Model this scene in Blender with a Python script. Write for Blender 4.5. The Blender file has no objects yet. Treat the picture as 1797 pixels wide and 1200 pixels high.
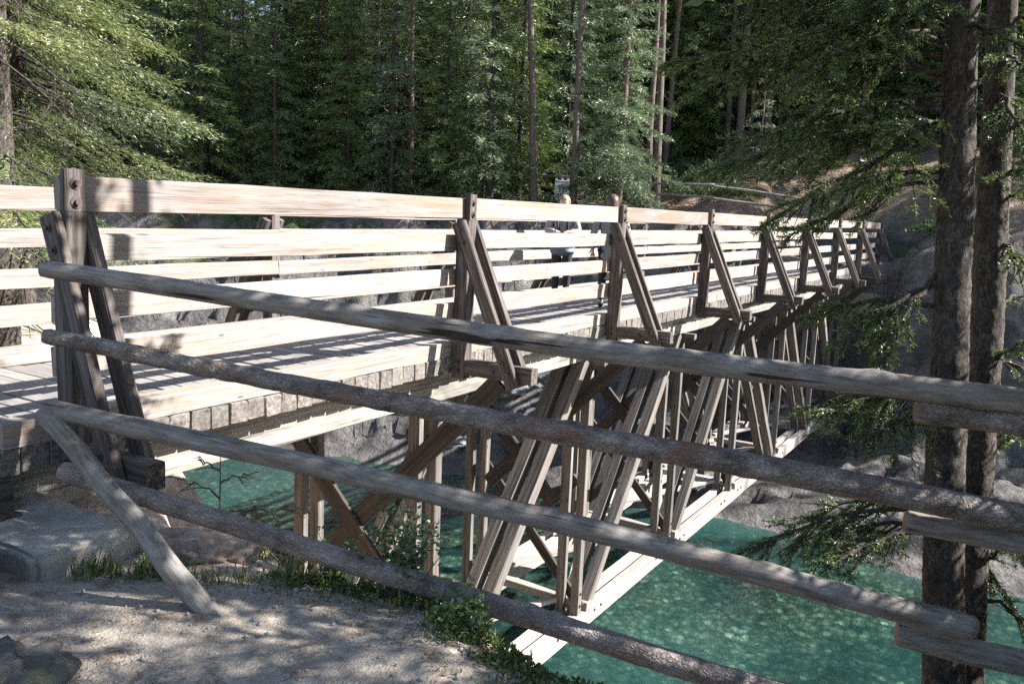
import bpy, math, random
import numpy as np
from mathutils import Vector, Matrix
R = math.radians
sc = bpy.context.scene
COL = sc.collection

# ------------------------------------------------------------------ camera, sky, sun, exposure
cam = bpy.data.cameras.new('camera'); co = bpy.data.objects.new('camera', cam); COL.objects.link(co)
def cam_axes(yaw, pitch, roll):
    cy, sy, cp, sp = math.cos(yaw), math.sin(yaw), math.cos(pitch), math.sin(pitch)
    fw = Vector((cy*cp, sy*cp, -sp)); rt = Vector((sy, -cy, 0)); up = rt.cross(fw)
    cr, sr = math.cos(roll), math.sin(roll)
    return cr*rt + sr*up, -sr*rt + cr*up, fw
rt, up, fw = cam_axes(0.5418, 0.1506, 0.0420)
m = Matrix((rt, up, -fw)).transposed().to_4x4(); m.translation = (-6.4263, -4.3772, 1.3412)
co.matrix_world = m
cam.sensor_width = 36; cam.lens = 36*1524.57/1797; cam.clip_start = .05; cam.clip_end = 1000
sc.camera = co
SUN_EL, SUN_AZ = R(36.7), math.atan2(.6, -1.0)          # direction towards the sun
w = bpy.data.worlds.new('World'); sc.world = w; w.use_nodes = True
nt = w.node_tree; sky = nt.nodes.new('ShaderNodeTexSky'); sky.sky_type = 'NISHITA'; sky.sun_disc = False
sky.sun_elevation = SUN_EL; sky.sun_rotation = SUN_AZ
bg = nt.nodes['Background']; bg.inputs[1].default_value = .075; nt.links.new(sky.outputs[0], bg.inputs[0])
sl = bpy.data.lights.new('sun', 'SUN'); sl.energy = 5.0; sl.angle = R(.5); sl.color = (1, .98, .95)
so = bpy.data.objects.new('sun', sl); COL.objects.link(so)
sd = Vector((.6, -1.0, .87)).normalized()
so.rotation_euler = sd.to_track_quat('Z', 'Y').to_euler(); so.location = (10, -20, 30)
sc.view_settings.view_transform = 'Standard'; sc.view_settings.look = 'None'
sc.view_settings.exposure = 1.88; sc.view_settings.gamma = 1
sc.cycles.use_denoising = False; sc.cycles.sample_clamp_indirect = 4.
sc.cycles.max_bounces = 6; sc.cycles.diffuse_bounces = 3; sc.cycles.glossy_bounces = 2
sc.cycles.transparent_max_bounces = 8; sc.cycles.transmission_bounces = 3
sc.cycles.caustics_reflective = False; sc.cycles.caustics_refractive = False

# ------------------------------------------------------------------ helpers
rng = np.random.default_rng(7); random.seed(7)
def _h(i, j, k, s):
    n = (i*374761393 + j*668265263 + k*2147483647 + s*974634777) & 0x7fffffff
    n = ((n ^ (n >> 13))*1274126177) & 0x7fffffff
    n = ((n ^ (n >> 16))*1911520717) & 0x7fffffff
    return ((n ^ (n >> 15)) & 0xffffff)/float(0xffffff)
def vnoise(x, y, z, s=0):
    x, y, z = np.broadcast_arrays(np.asarray(x, float), np.asarray(y, float), np.asarray(z, float))
    xi, yi, zi = np.floor(x).astype(np.int64), np.floor(y).astype(np.int64), np.floor(z).astype(np.int64)
    fx, fy, fz = x-xi, y-yi, z-zi
    fx, fy, fz = [t*t*(3-2*t) for t in (fx, fy, fz)]
    r = 0
    for a in (0, 1):
        for b in (0, 1):
            for c in (0, 1):
                wgt = (fx if a else 1-fx)*(fy if b else 1-fy)*(fz if c else 1-fz)
                r = r + wgt*_h(xi+a, yi+b, zi+c, s)
    return r*2-1
def fbm(x, y, z=0., o=4, s=0, lac=2.1, g=.5):
    r = 0; a = 1.; t = 0
    for k in range(o):
        r = r + a*vnoise(np.asarray(x)*lac**k, np.asarray(y)*lac**k, np.asarray(z)*lac**k, s+k*17); t += a; a *= g
    return r/t
def sstep(a, b, x):
    t = np.clip((np.asarray(x, float)-a)/(b-a), 0, 1); return t*t*(3-2*t)

def new_mesh(name, V, F, smooth=False):
    me = bpy.data.meshes.new(name)
    V = np.asarray(V, np.float32)
    if isinstance(F, np.ndarray):
        n, k = F.shape
        me.vertices.add(len(V)); me.vertices.foreach_set('co', V.ravel())
        me.loops.add(n*k); me.loops.foreach_set('vertex_index', F.astype(np.int32).ravel())
        me.polygons.add(n); me.polygons.foreach_set('loop_start', np.arange(0, n*k, k, dtype=np.int32))
        me.polygons.foreach_set('loop_total', np.full(n, k, np.int32))
        me.update(calc_edges=True)
    else:
        me.from_pydata([tuple(map(float, v)) for v in V], [], [tuple(map(int, f)) for f in F]); me.update()
    if smooth: me.polygons.foreach_set('use_smooth', np.ones(len(me.polygons), bool))
    return me
def obj(name, me, mat=None, parent=None, mw=None, kind=None):
    o = bpy.data.objects.new(name, me); COL.objects.link(o)
    if mat is not None and me is not None and len(me.materials) == 0: me.materials.append(mat)
    if parent is not None: o.parent = parent
    if mw is not None: o.matrix_world = mw if parent is None else mw
    if kind: o['kind'] = kind
    return o
def empty(name, loc=(0, 0, 0), rz=0., label=None, cat=None, group=None):
    o = bpy.data.objects.new(name, None); COL.objects.link(o); o.location = loc; o.rotation_euler = (0, 0, rz)
    o.empty_display_size = .2
    return tag(o, label, cat, group)
def tag(o, label=None, cat=None, group=None, kind=None):
    if label: o['label'] = label
    if cat: o['category'] = cat
    if group: o['group'] = group
    if kind: o['kind'] = kind
    return o
def copy_tree(o, parent=None):
    c = o.copy(); COL.objects.link(c); c.parent = parent
    for ch in o.children: copy_tree(ch, c)
    return c

# ------------------------------------------------------------------ materials
def nodes(name):
    mt = bpy.data.materials.new(name); mt.use_nodes = True; t = mt.node_tree
    return mt, t, t.nodes['Principled BSDF'], t.nodes['Material Output']
def N(t, typ, **kw):
    n = t.nodes.new(typ)
    for k, v in kw.items():
        if k.startswith('i_'):
            n.inputs[int(k[2:]) if k[2:].isdigit() else k[2:]].default_value = v
        else: setattr(n, k, v)
    return n
def ramp(t, src, stops):
    r = t.nodes.new('ShaderNodeValToRGB'); e = r.color_ramp.elements
    while len(e) < len(stops): e.new(.5)
    for el, (p, c) in zip(e, stops): el.position = p; el.color = (*c, 1) if len(c) == 3 else c
    t.links.new(src, r.inputs[0]); return r
def mixc(t, fac, a, b, mode='MIX'):
    n = t.nodes.new('ShaderNodeMix'); n.data_type = 'RGBA'; n.blend_type = mode
    for s, v in ((0, fac), (6, a), (7, b)):
        if isinstance(v, (int, float)): n.inputs[s].default_value = v
        elif isinstance(v, tuple): n.inputs[s].default_value = (*v, 1)
        else: t.links.new(v, n.inputs[s])
    return n.outputs[2]
def coords(t, scale=(1, 1, 1), rnd=True, which=3):
    tc = t.nodes.new('ShaderNodeTexCoord'); mp = t.nodes.new('ShaderNodeMapping'); mp.inputs['Scale'].default_value = scale
    t.links.new(tc.outputs[which], mp.inputs[0])
    if rnd:
        oi = t.nodes.new('ShaderNodeObjectInfo'); mu = N(t, 'ShaderNodeMath', operation='MULTIPLY'); mu.inputs[1].default_value = 57.
        t.links.new(oi.outputs['Random'], mu.inputs[0]); t.links.new(mu.outputs[0], mp.inputs['Location'])
    return mp.outputs[0]
def noise(t, co, scale=1., detail=5., rough=.6, dist=0.):
    n = t.nodes.new('ShaderNodeTexNoise'); n.inputs['Scale'].default_value = scale; n.inputs['Detail'].default_value = detail
    n.inputs['Roughness'].default_value = rough; n.inputs['Distortion'].default_value = dist
    t.links.new(co, n.inputs['Vector']); return n.outputs[0]
def bump(t, b, h, strength=.5, dist=.01):
    n = t.nodes.new('ShaderNodeBump'); n.inputs['Strength'].default_value = strength; n.inputs['Distance'].default_value = dist
    t.links.new(h, n.inputs['Height']); t.links.new(n.outputs[0], b.inputs['Normal'])
def wood(name, light, mid, dark, stain=.35, stain_col=(.05, .04, .03), rough=.85, warm=None):
    mt, t, b, o = nodes(name)
    g = coords(t, (1.1, 34, 34)); big = coords(t, (.9, 3.5, 3.5)); fine = coords(t, (4, 140, 140))
    n1 = noise(t, g, 1, 6, .65, .25); n2 = noise(t, big, 1, 3, .6, .5); n3 = noise(t, fine, 1, 3, .6)
    c = ramp(t, n1, [(.25, dark), (.45, mid), (.66, light)]).outputs[0]
    cr = ramp(t, n3, [(.3, (.45, .42, .4)), (.5, (1, 1, 1))]).outputs[0]
    c = mixc(t, .6, c, cr, 'MULTIPLY')
    if warm:
        wv = ramp(t, noise(t, coords(t, (1.6, 6, 6)), 1, 2, .5), [(.48, (0, 0, 0)), (.7, (1, 1, 1))]).outputs[0]
        c = mixc(t, wv, c, mixc(t, .55, c, warm))
    st = ramp(t, n2, [(.5, (0, 0, 0)), (.75, (stain,)*3)]).outputs[0]
    c = mixc(t, st, c, stain_col)
    oi = t.nodes.new('ShaderNodeObjectInfo'); v = ramp(t, oi.outputs['Random'], [(0, (.78,)*3), (1, (1.08,)*3)]).outputs[0]
    c = mixc(t, 1., c, v, 'MULTIPLY')
    vo = N(t, 'ShaderNodeTexVoronoi'); vo.inputs['Scale'].default_value = 1.; t.links.new(coords(t, (2.2, 7, 7)), vo.inputs['Vector'])
    kn = ramp(t, vo.outputs['Distance'], [(.035, (1, 1, 1)), (.085, (0, 0, 0))]).outputs[0]
    c = mixc(t, kn, c, dark)
    t.links.new(c, b.inputs['Base Color']); b.inputs['Roughness'].default_value = rough
    b.inputs['Specular IOR Level'].default_value = .25
    h = N(t, 'ShaderNodeMath', operation='ADD'); t.links.new(n1, h.inputs[0]); t.links.new(n3, h.inputs[1])
    bump(t, b, h.outputs[0], .55, .006)
    return mt
M = {}
M['rail'] = wood('rail_wood', (.37, .335, .305), (.30, .265, .238), (.13, .105, .088), .3, (.14, .11, .09), warm=(.36, .25, .17))
M['toprail'] = wood('top_rail_wood', (.33, .295, .27), (.26, .225, .20), (.12, .09, .07), .3, (.10, .075, .06), warm=(.28, .17, .10))
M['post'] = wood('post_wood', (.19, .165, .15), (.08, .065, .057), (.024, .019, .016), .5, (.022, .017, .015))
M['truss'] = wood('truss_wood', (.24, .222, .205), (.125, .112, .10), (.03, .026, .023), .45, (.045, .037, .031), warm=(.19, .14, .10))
M['chord'] = wood('chord_wood', (.42, .38, .345), (.34, .30, .265), (.15, .13, .11), .2, (.2, .17, .14))
M['beam'] = wood('beam_wood', (.38, .355, .31), (.27, .25, .215), (.04, .036, .032), .95, (.035, .032, .028))
M['deck'] = wood('deck_wood', (.31, .285, .265), (.25, .228, .21), (.11, .095, .085), .2, (.14, .11, .09))
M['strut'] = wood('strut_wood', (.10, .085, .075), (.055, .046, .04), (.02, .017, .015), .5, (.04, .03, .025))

M['endgrain'] = wood('plank_end_grain', (.27, .25, .225), (.15, .13, .115), (.04, .033, .03), .6, (.07, .045, .034))
def log_mat(name, light, mid, dark, bark=0., red=None):
    mt, t, b, o = nodes(name)
    if bark:
        vo = N(t, 'ShaderNodeTexVoronoi', feature='DISTANCE_TO_EDGE'); vo.inputs['Scale'].default_value = 1
        wv = t.nodes.new('ShaderNodeVectorMath'); wv.operation = 'MULTIPLY_ADD'; wv.inputs[1].default_value = (2.6, 2.6, 2.6); nc = t.nodes.new('ShaderNodeTexNoise'); nc.inputs['Scale'].default_value = .5
        cc = coords(t, (38, 62, 62)); t.links.new(cc, nc.inputs['Vector']); t.links.new(nc.outputs['Color'], wv.inputs[0]); t.links.new(cc, wv.inputs[2])
        t.links.new(wv.outputs[0], vo.inputs['Vector'])
        n2 = noise(t, coords(t, (8, 14, 14)), 1, 5, .65)
        c = ramp(t, n2, [(.3, dark), (.5, mid), (.72, light)]).outputs[0]
        ed = ramp(t, vo.outputs['Distance'], [(.0, (.42, .39, .37)), (.22, (1, 1, 1))]).outputs[0]
        c = mixc(t, .55, c, ed, 'MULTIPLY')
        if red:
            pk = ramp(t, noise(t, coords(t, (3.2, 7, 7)), 1, 3, .6, .4), [(.55, (0, 0, 0)), (.68, (.85, .85, .85))]).outputs[0]
            c = mixc(t, pk, c, red)
        hs = N(t, 'ShaderNodeMath', operation='ADD'); er = ramp(t, vo.outputs['Distance'], [(0, (0,)*3), (.25, (1,)*3)]).outputs[0]
        t.links.new(er, hs.inputs[0]); t.links.new(n2, hs.inputs[1]); bump(t, b, hs.outputs[0], .7, .006)
    else:
        n1 = noise(t, coords(t, (5.5, 38, 38)), 1, 7, .72, .3); n2 = noise(t, coords(t, (2.5, 9, 9)), 1, 5, .65)
        c = ramp(t, n1, [(.28, dark), (.47, mid), (.68, light)]).outputs[0]
        tn = ramp(t, n2, [(.45, (0,)*3), (.7, (.55,)*3)]).outputs[0]
        c = mixc(t, tn, c, (.15, .105, .07))
        crk = ramp(t, noise(t, coords(t, (1.3, 26, 26)), 1, 3, .5), [(.32, (.2, .18, .17)), (.36, (1, 1, 1))]).outputs[0]
        c = mixc(t, 1., c, crk, 'MULTIPLY')
        bump(t, b, n1, .8, .006)
    t.links.new(c, b.inputs['Base Color']); b.inputs['Roughness'].default_value = .85; b.inputs['Specular IOR Level'].default_value = .25
    return mt
M['log'] = log_mat('peeled_log', (.34, .315, .29), (.205, .185, .165), (.06, .05, .043))
M['barklog'] = log_mat('bark_log', (.40, .36, .325), (.24, .20, .175), (.09, .07, .06), 1, red=(.20, .105, .065))
M['barklog2'] = log_mat('thin_bark_log', (.40, .35, .32), (.28, .235, .21), (.13, .105, .09), 1)
M['cut'] = wood('cut_wood', (.30, .22, .15), (.22, .16, .105), (.12, .08, .055), .2)
def bark_mat(name, light, mid, dark):
    mt, t, b, o = nodes(name)
    n1 = noise(t, coords(t, (30, 30, 14)), 1, 7, .7, 1.2); n2 = noise(t, coords(t, (5, 5, 2.2)), 1, 4, .6); n3 = noise(t, coords(t, (95, 95, 60)), 1, 3, .65)
    c = ramp(t, n1, [(.33, dark), (.5, mid), (.66, light)]).outputs[0]
    c = mixc(t, .75, c, ramp(t, n3, [(.35, (.35, .32, .3)), (.6, (1.1, 1.1, 1.1))]).outputs[0], 'MULTIPLY')
    c = mixc(t, ramp(t, n2, [(.5, (0,)*3), (.68, (.55,)*3)]).outputs[0], c, dark)
    t.links.new(c, b.inputs['Base Color']); b.inputs['Roughness'].default_value = .95; b.inputs['Specular IOR Level'].default_value = .15
    h = N(t, 'ShaderNodeMath', operation='ADD'); t.links.new(n1, h.inputs[0]); t.links.new(n3, h.inputs[1]); bump(t, b, h.outputs[0], .5, .008)
    return mt
M['bark'] = bark_mat('spruce_bark', (.155, .135, .12), (.078, .066, .057), (.026, .021, .018))
M['farbark'] = bark_mat('pine_bark', (.26, .215, .185), (.16, .125, .105), (.06, .047, .04))

M['darkbark'] = bark_mat('dark_spruce_bark', (.11, .095, .085), (.06, .05, .044), (.025, .02, .018))
def leafmat(name, c1, c2, trans=.3, c3=None):
    mt, t, b, o = nodes(name)
    t.nodes.remove(b)
    geo = t.nodes.new('ShaderNodeNewGeometry'); oi = t.nodes.new('ShaderNodeObjectInfo')
    ad = N(t, 'ShaderNodeMath', operation='FRACT')
    s = N(t, 'ShaderNodeMath', operation='ADD'); t.links.new(geo.outputs['Random Per Island'], s.inputs[0]); t.links.new(oi.outputs['Random'], s.inputs[1])
    t.links.new(s.outputs[0], ad.inputs[0])
    stops = [(0, c1), (.8, c2)] + ([(.97, c2), (1., c3)] if c3 else [])
    c = ramp(t, ad.outputs[0], stops).outputs[0]
    pn = noise(t, coords(t, (.9, .9, .9)), 1, 2, .5); pv = ramp(t, pn, [(.3, (.7, .72, .75)), (.7, (1.15, 1.12, 1.0))]).outputs[0]
    c = mixc(t, 1, c, pv, 'MULTIPLY')
    tv = ramp(t, oi.outputs['Random'], [(0, (.75, .8, .85)), (1, (1.2, 1.12, .9))]).outputs[0]
    c = mixc(t, 1, c, tv, 'MULTIPLY')
    d = t.nodes.new('ShaderNodeBsdfDiffuse'); tr = t.nodes.new('ShaderNodeBsdfTranslucent'); mx = t.nodes.new('ShaderNodeMixShader')
    gl = N(t, 'ShaderNodeBsdfGlossy'); gl.inputs['Roughness'].default_value = .45; gl.inputs['Color'].default_value = (.8, .85, .8, 1)
    m2 = t.nodes.new('ShaderNodeMixShader'); m2.inputs[0].default_value = .05
    t.links.new(c, d.inputs[0]); t.links.new(c, tr.inputs[0]); mx.inputs[0].default_value = trans
    t.links.new(d.outputs[0], mx.inputs[1]); t.links.new(tr.outputs[0], mx.inputs[2])
    t.links.new(mx.outputs[0], m2.inputs[1]); t.links.new(gl.outputs[0], m2.inputs[2]); t.links.new(m2.outputs[0], o.inputs[0])
    return mt
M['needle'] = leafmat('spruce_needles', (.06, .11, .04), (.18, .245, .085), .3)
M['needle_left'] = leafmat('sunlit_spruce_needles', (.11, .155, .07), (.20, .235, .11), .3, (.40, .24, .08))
M['needle_blue'] = leafmat('blue_spruce_needles', (.105, .155, .10), (.18, .235, .15), .3)
M['needle_pine'] = leafmat('pine_needles', (.15, .20, .045), (.27, .30, .08), .3)
M['leaf'] = leafmat('shrub_leaves', (.06, .12, .04), (.13, .2, .08), .35)
M['cover'] = leafmat('ground_cover_leaves', (.06, .10, .025), (.14, .18, .05), .3)
M['grass'] = leafmat('grass_blades', (.10, .15, .04), (.22, .24, .08), .35, (.4, .34, .2))
M['juniper'] = leafmat('juniper_needles', (.05, .09, .03), (.10, .15, .05), .3)

def plain(name, col, rough=.7, metal=0., nz=0.):
    mt, t, b, o = nodes(name); b.inputs['Base Color'].default_value = (*col, 1); b.inputs['Roughness'].default_value = rough; b.inputs['Metallic'].default_value = metal
    if nz:
        n = noise(t, coords(t, (nz,)*3), 1, 4, .6); c = ramp(t, n, [(.3, tuple(x*.7 for x in col)), (.7, tuple(min(1, x*1.2) for x in col))]).outputs[0]
        t.links.new(c, b.inputs['Base Color']); bump(t, b, n, .3, .004)
    return mt
M['bolt'] = plain('rusty_bolt', (.10, .075, .07), .6, .6, 60)

def concrete(name):
    mt, t, b, o = nodes(name); c1 = coords(t, (1, 1, 1), False)
    n1 = noise(t, c1, 3, 8, .65); n2 = noise(t, c1, 40, 4, .7)
    c = ramp(t, n1, [(.3, (.28, .255, .22)), (.6, (.45, .42, .37))]).outputs[0]
    c = mixc(t, .5, c, ramp(t, n2, [(.3, (.5, .48, .45)), (.6, (1, 1, 1))]).outputs[0], 'MULTIPLY')
    st = ramp(t, noise(t, coords(t, (5, 5, .5), False), 1, 3, .6), [(.5, (0,)*3), (.75, (.5,)*3)]).outputs[0]
    c = mixc(t, st, c, (.14, .10, .07))
    t.links.new(c, b.inputs['Base Color']); b.inputs['Roughness'].default_value = .9
    h = N(t, 'ShaderNodeMath', operation='ADD'); t.links.new(n1, h.inputs[0]); t.links.new(n2, h.inputs[1]); bump(t, b, h.outputs[0], .5, .012)
    return mt
M['concrete'] = concrete('weathered_concrete')

def rockmat(name, moss=.0, k=1., base=((.10, .098, .10), (.20, .195, .19), (.30, .285, .27))):
    mt, t, b, o = nodes(name); c1 = coords(t, (1, 1, 1), False)
    n1 = noise(t, c1, 1.6*k, 9, .68, .3); n2 = noise(t, c1, 9*k, 6, .7)
    c = ramp(t, n1, [(.3, base[0]), (.52, base[1]), (.72, base[2])]).outputs[0]
    c = mixc(t, .6, c, ramp(t, n2, [(.3, (.5, .5, .52)), (.62, (1.1, 1.08, 1.05))]).outputs[0], 'MULTIPLY')
    if moss:
        geo = t.nodes.new('ShaderNodeNewGeometry'); sx = t.nodes.new('ShaderNodeSeparateXYZ'); t.links.new(geo.outputs['Normal'], sx.inputs[0])
        mm = N(t, 'ShaderNodeMath', operation='MULTIPLY'); t.links.new(sx.outputs[2], mm.inputs[0])
        t.links.new(ramp(t, noise(t, c1, 2.2, 5, .6), [(.5, (0,)*3), (.62, (moss,)*3)]).outputs[0], mm.inputs[1])
        c = mixc(t, mm.outputs[0], c, (.085, .105, .03))
    t.links.new(c, b.inputs['Base Color']); b.inputs['Roughness'].default_value = .9
    h = N(t, 'ShaderNodeMath', operation='ADD'); t.links.new(n1, h.inputs[0]); t.links.new(n2, h.inputs[1]); bump(t, b, h.outputs[0], .8, .05/k)
    return mt
M['rock'] = rockmat('grey_rock'); M['mossrock'] = rockmat('mossy_rock', .9, 4., ((.07, .065, .06), (.14, .13, .122), (.22, .205, .19)))
M['tufa'] = rockmat('crumbly_pale_rock', 0, 4., ((.22, .15, .11), (.38, .30, .24), (.50, .42, .35)))

# near gravel ground
mt, t, b, o = nodes('gravel_path'); c1 = coords(t, (1, 1, 1), False); M['gravel'] = mt
n1 = noise(t, c1, 1.3, 6, .6); n2 = noise(t, c1, 28, 6, .75); n3 = noise(t, c1, 5, 5, .65, .6)
c = ramp(t, n2, [(.3, (.17, .14, .11)), (.5, (.295, .25, .20)), (.7, (.41, .36, .30))]).outputs[0]
c = mixc(t, ramp(t, n1, [(.4, (0,)*3), (.65, (.6,)*3)]).outputs[0], c, (.36, .31, .26))
c = mixc(t, ramp(t, n3, [(.53, (0,)*3), (.63, (.75,)*3)]).outputs[0], c, (.15, .095, .065))
vo = N(t, 'ShaderNodeTexVoronoi'); vo.inputs['Scale'].default_value = 85; t.links.new(c1, vo.inputs['Vector'])
sp = ramp(t, vo.outputs['Color'], [(.82, (0,)*3), (.9, (.8,)*3)]).outputs[0]; c = mixc(t, sp, c, (.43, .40, .36))
geo = t.nodes.new('ShaderNodeNewGeometry'); sx = t.nodes.new('ShaderNodeSeparateXYZ'); t.links.new(geo.outputs['Normal'], sx.inputs[0])
steep = ramp(t, sx.outputs[2], [(.55, (1,)*3), (.8, (0,)*3)]).outputs[0]
c = mixc(t, steep, c, mixc(t, ramp(t, noise(t, c1, 3, 6, .65), [(.4, (0,)*3), (.6, (1,)*3)]).outputs[0], (.30, .22, .17), (.46, .38, .31)))
t.links.new(c, b.inputs['Base Color']); b.inputs['Roughness'].default_value = .95
h = N(t, 'ShaderNodeMath', operation='ADD'); t.links.new(n2, h.inputs[0]); t.links.new(vo.outputs['Distance'], h.inputs[1]); bump(t, b, h.outputs[0], .5, .008)

# far bank: rock by steepness, soil and litter, green tufts
mt, t, b, o = nodes('far_bank_ground'); M['farbank'] = mt; c1 = coords(t, (1, 1, 1), False)
n1 = noise(t, c1, .55, 9, .66, .4); n2 = noise(t, c1, 3.2, 7, .7); n3 = noise(t, c1, .22, 5, .6)
rk = ramp(t, n1, [(.32, (.078, .072, .068)), (.5, (.155, .146, .138)), (.7, (.25, .235, .215))]).outputs[0]
ck = N(t, 'ShaderNodeTexVoronoi', feature='DISTANCE_TO_EDGE'); ck.inputs['Scale'].default_value = 1.; wn = t.nodes.new('ShaderNodeTexNoise'); wn.inputs['Scale'].default_value = 1.1; wn.inputs['Detail'].default_value = 6; t.links.new(c1, wn.inputs['Vector'])
wa = t.nodes.new('ShaderNodeVectorMath'); wa.operation = 'MULTIPLY_ADD'; wa.inputs[1].default_value = (2.4, 2.4, 2.4); t.links.new(wn.outputs['Color'], wa.inputs[0]); t.links.new(coords(t, (.45, .6, 1.5), False), wa.inputs[2]); t.links.new(wa.outputs[0], ck.inputs['Vector'])
rk = mixc(t, .65, rk, ramp(t, ck.outputs['Distance'], [(.0, (.35, .34, .34)), (.045, (1, 1, 1))]).outputs[0], 'MULTIPLY')
rk = mixc(t, .7, rk, ramp(t, n2, [(.32, (.45, .45, .47)), (.62, (1.1, 1.08, 1.06))]).outputs[0], 'MULTIPLY')
soil = ramp(t, n2, [(.3, (.17, .105, .072)), (.55, (.29, .205, .15)), (.75, (.42, .34, .28))]).outputs[0]
moss = ramp(t, n2, [(.3, (.03, .05, .015)), (.7, (.085, .11, .035))]).outputs[0]
geo = t.nodes.new('ShaderNodeNewGeometry'); sx = t.nodes.new('ShaderNodeSeparateXYZ'); t.links.new(geo.outputs['Normal'], sx.inputs[0])
sp = t.nodes.new('ShaderNodeSeparateXYZ'); t.links.new(geo.outputs['Position'], sp.inputs[0])
hz = N(t, 'ShaderNodeMath', operation='ADD'); t.links.new(sp.outputs[2], hz.inputs[0])
hn = N(t, 'ShaderNodeMath', operation='MULTIPLY'); t.links.new(n1, hn.inputs[0]); hn.inputs[1].default_value = 3.; t.links.new(hn.outputs[0], hz.inputs[1])
mr = N(t, 'ShaderNodeMapRange'); mr.inputs[1].default_value = 2.2; mr.inputs[2].default_value = 3.3; t.links.new(hz.outputs[0], mr.inputs[0])
c = mixc(t, mr.outputs[0], rk, soil)
gm = ramp(t, n3, [(.5, (0,)*3), (.6, (1,)*3)]).outputs[0]; gz = N(t, 'ShaderNodeMapRange'); gz.inputs[1].default_value = -2.; gz.inputs[2].default_value = -1.; t.links.new(sp.outputs[2], gz.inputs[0])
gg = N(t, 'ShaderNodeMath', operation='MULTIPLY'); t.links.new(gm, gg.inputs[0]); t.links.new(gz.outputs[0], gg.inputs[1]); g2 = N(t, 'ShaderNodeMath', operation='MULTIPLY'); t.links.new(gg.outputs[0], g2.inputs[0]); t.links.new(ramp(t, sx.outputs[2], [(.5, (0,)*3), (.75, (.9,)*3)]).outputs[0], g2.inputs[1])
c = mixc(t, g2.outputs[0], c, moss)
bz = N(t, 'ShaderNodeMapRange'); bz.inputs[1].default_value = -5.42; bz.inputs[2].default_value = -5.3; bz.inputs[3].default_value = 1; bz.inputs[4].default_value = 0; t.links.new(sp.outputs[2], bz.inputs[0])
vo = N(t, 'ShaderNodeTexVoronoi'); vo.inputs['Scale'].default_value = 7.5
wb = t.nodes.new('ShaderNodeVectorMath'); wb.operation = 'MULTIPLY_ADD'; wb.inputs[1].default_value = (.35, .35, .35); t.links.new(wn.outputs['Color'], wb.inputs[0]); t.links.new(c1, wb.inputs[2]); t.links.new(wb.outputs[0], vo.inputs['Vector'])
bed = mixc(t, .8, ramp(t, vo.outputs['Color'], [(.15, (.05, .055, .045)), (.5, (.15, .15, .115)), (.78, (.27, .265, .21)), (.95, (.6, .58, .48))]).outputs[0], ramp(t, vo.outputs['Distance'], [(.25, (1,)*3), (.6, (.25,)*3)]).outputs[0], 'MULTIPLY')
bed = mixc(t, 1., bed, ramp(t, noise(t, c1, .5, 4, .6, .6), [(.36, (.28, .36, .36)), (.6, (1.15, 1.1, 1.0))]).outputs[0], 'MULTIPLY')
fl = N(t, 'ShaderNodeMapRange'); fl.inputs[1].default_value = 3.8; fl.inputs[2].default_value = 6.; fl.inputs[4].default_value = .9; t.links.new(hz.outputs[0], fl.inputs[0]); hz2 = fl.inputs[0]
fl.inputs[1].default_value = 5.6; fl.inputs[2].default_value = 7.6
c = mixc(t, fl.outputs[0], c, mixc(t, .5, moss, (.05, .045, .025)))
c = mixc(t, bz.outputs[0], c, bed)
t.links.new(c, b.inputs['Base Color']); b.inputs['Roughness'].default_value = .95; b.inputs['Specular IOR Level'].default_value = .2
h = N(t, 'ShaderNodeMath', operation='ADD'); t.links.new(n1, h.inputs[0]); t.links.new(n2, h.inputs[1]); bump(t, b, h.outputs[0], 1., .26)

# glacial river water
mt, t, b, o = nodes('glacial_water'); M['water'] = mt; t.nodes.remove(b); c1 = coords(t, (1, 1, 1), False)
tr = t.nodes.new('ShaderNodeBsdfTransparent'); tr.inputs[0].default_value = (.60, .80, .75, 1)
df = t.nodes.new('ShaderNodeBsdfDiffuse'); gl = t.nodes.new('ShaderNodeBsdfGlossy'); gl.inputs['Roughness'].default_value = .06
dn = ramp(t, noise(t, c1, .25, 3, .5), [(.35, (.02, .085, .08)), (.7, (.045, .125, .115))]).outputs[0]; t.links.new(dn, df.inputs[0])
mk = t.nodes.new('ShaderNodeMixShader'); mf = ramp(t, noise(t, c1, .16, 2, .5), [(.40, (.08,)*3), (.62, (.34,)*3)]).outputs[0]; t.links.new(mf, mk.inputs[0])
t.links.new(tr.outputs[0], mk.inputs[1]); t.links.new(df.outputs[0], mk.inputs[2])
fr = t.nodes.new('ShaderNodeFresnel'); fr.inputs[0].default_value = 1.33
bp = t.nodes.new('ShaderNodeBump'); bp.inputs['Strength'].default_value = .3; bp.inputs['Distance'].default_value = .08
nn = noise(t, coords(t, (2.2, 3.2, 1), False), 1.4, 4, .55, .5); t.links.new(nn, bp.inputs['Height'])
for x in (fr, gl): t.links.new(bp.outputs[0], x.inputs['Normal'])
mx = t.nodes.new('ShaderNodeMixShader'); gw = t.nodes.new('ShaderNodeNewGeometry'); inv = N(t, 'ShaderNodeMath', operation='SUBTRACT'); inv.inputs[0].default_value = 1; t.links.new(gw.outputs['Backfacing'], inv.inputs[1])
fm = N(t, 'ShaderNodeMath', operation='MULTIPLY'); t.links.new(fr.outputs[0], fm.inputs[0]); t.links.new(inv.outputs[0], fm.inputs[1])   # light leaves the water without total reflection: the sheet does not bend rays
t.links.new(fm.outputs[0], mx.inputs[0]); t.links.new(mk.outputs[0], mx.inputs[1]); t.links.new(gl.outputs[0], mx.inputs[2])
t.links.new(mx.outputs[0], o.inputs[0])

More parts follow.
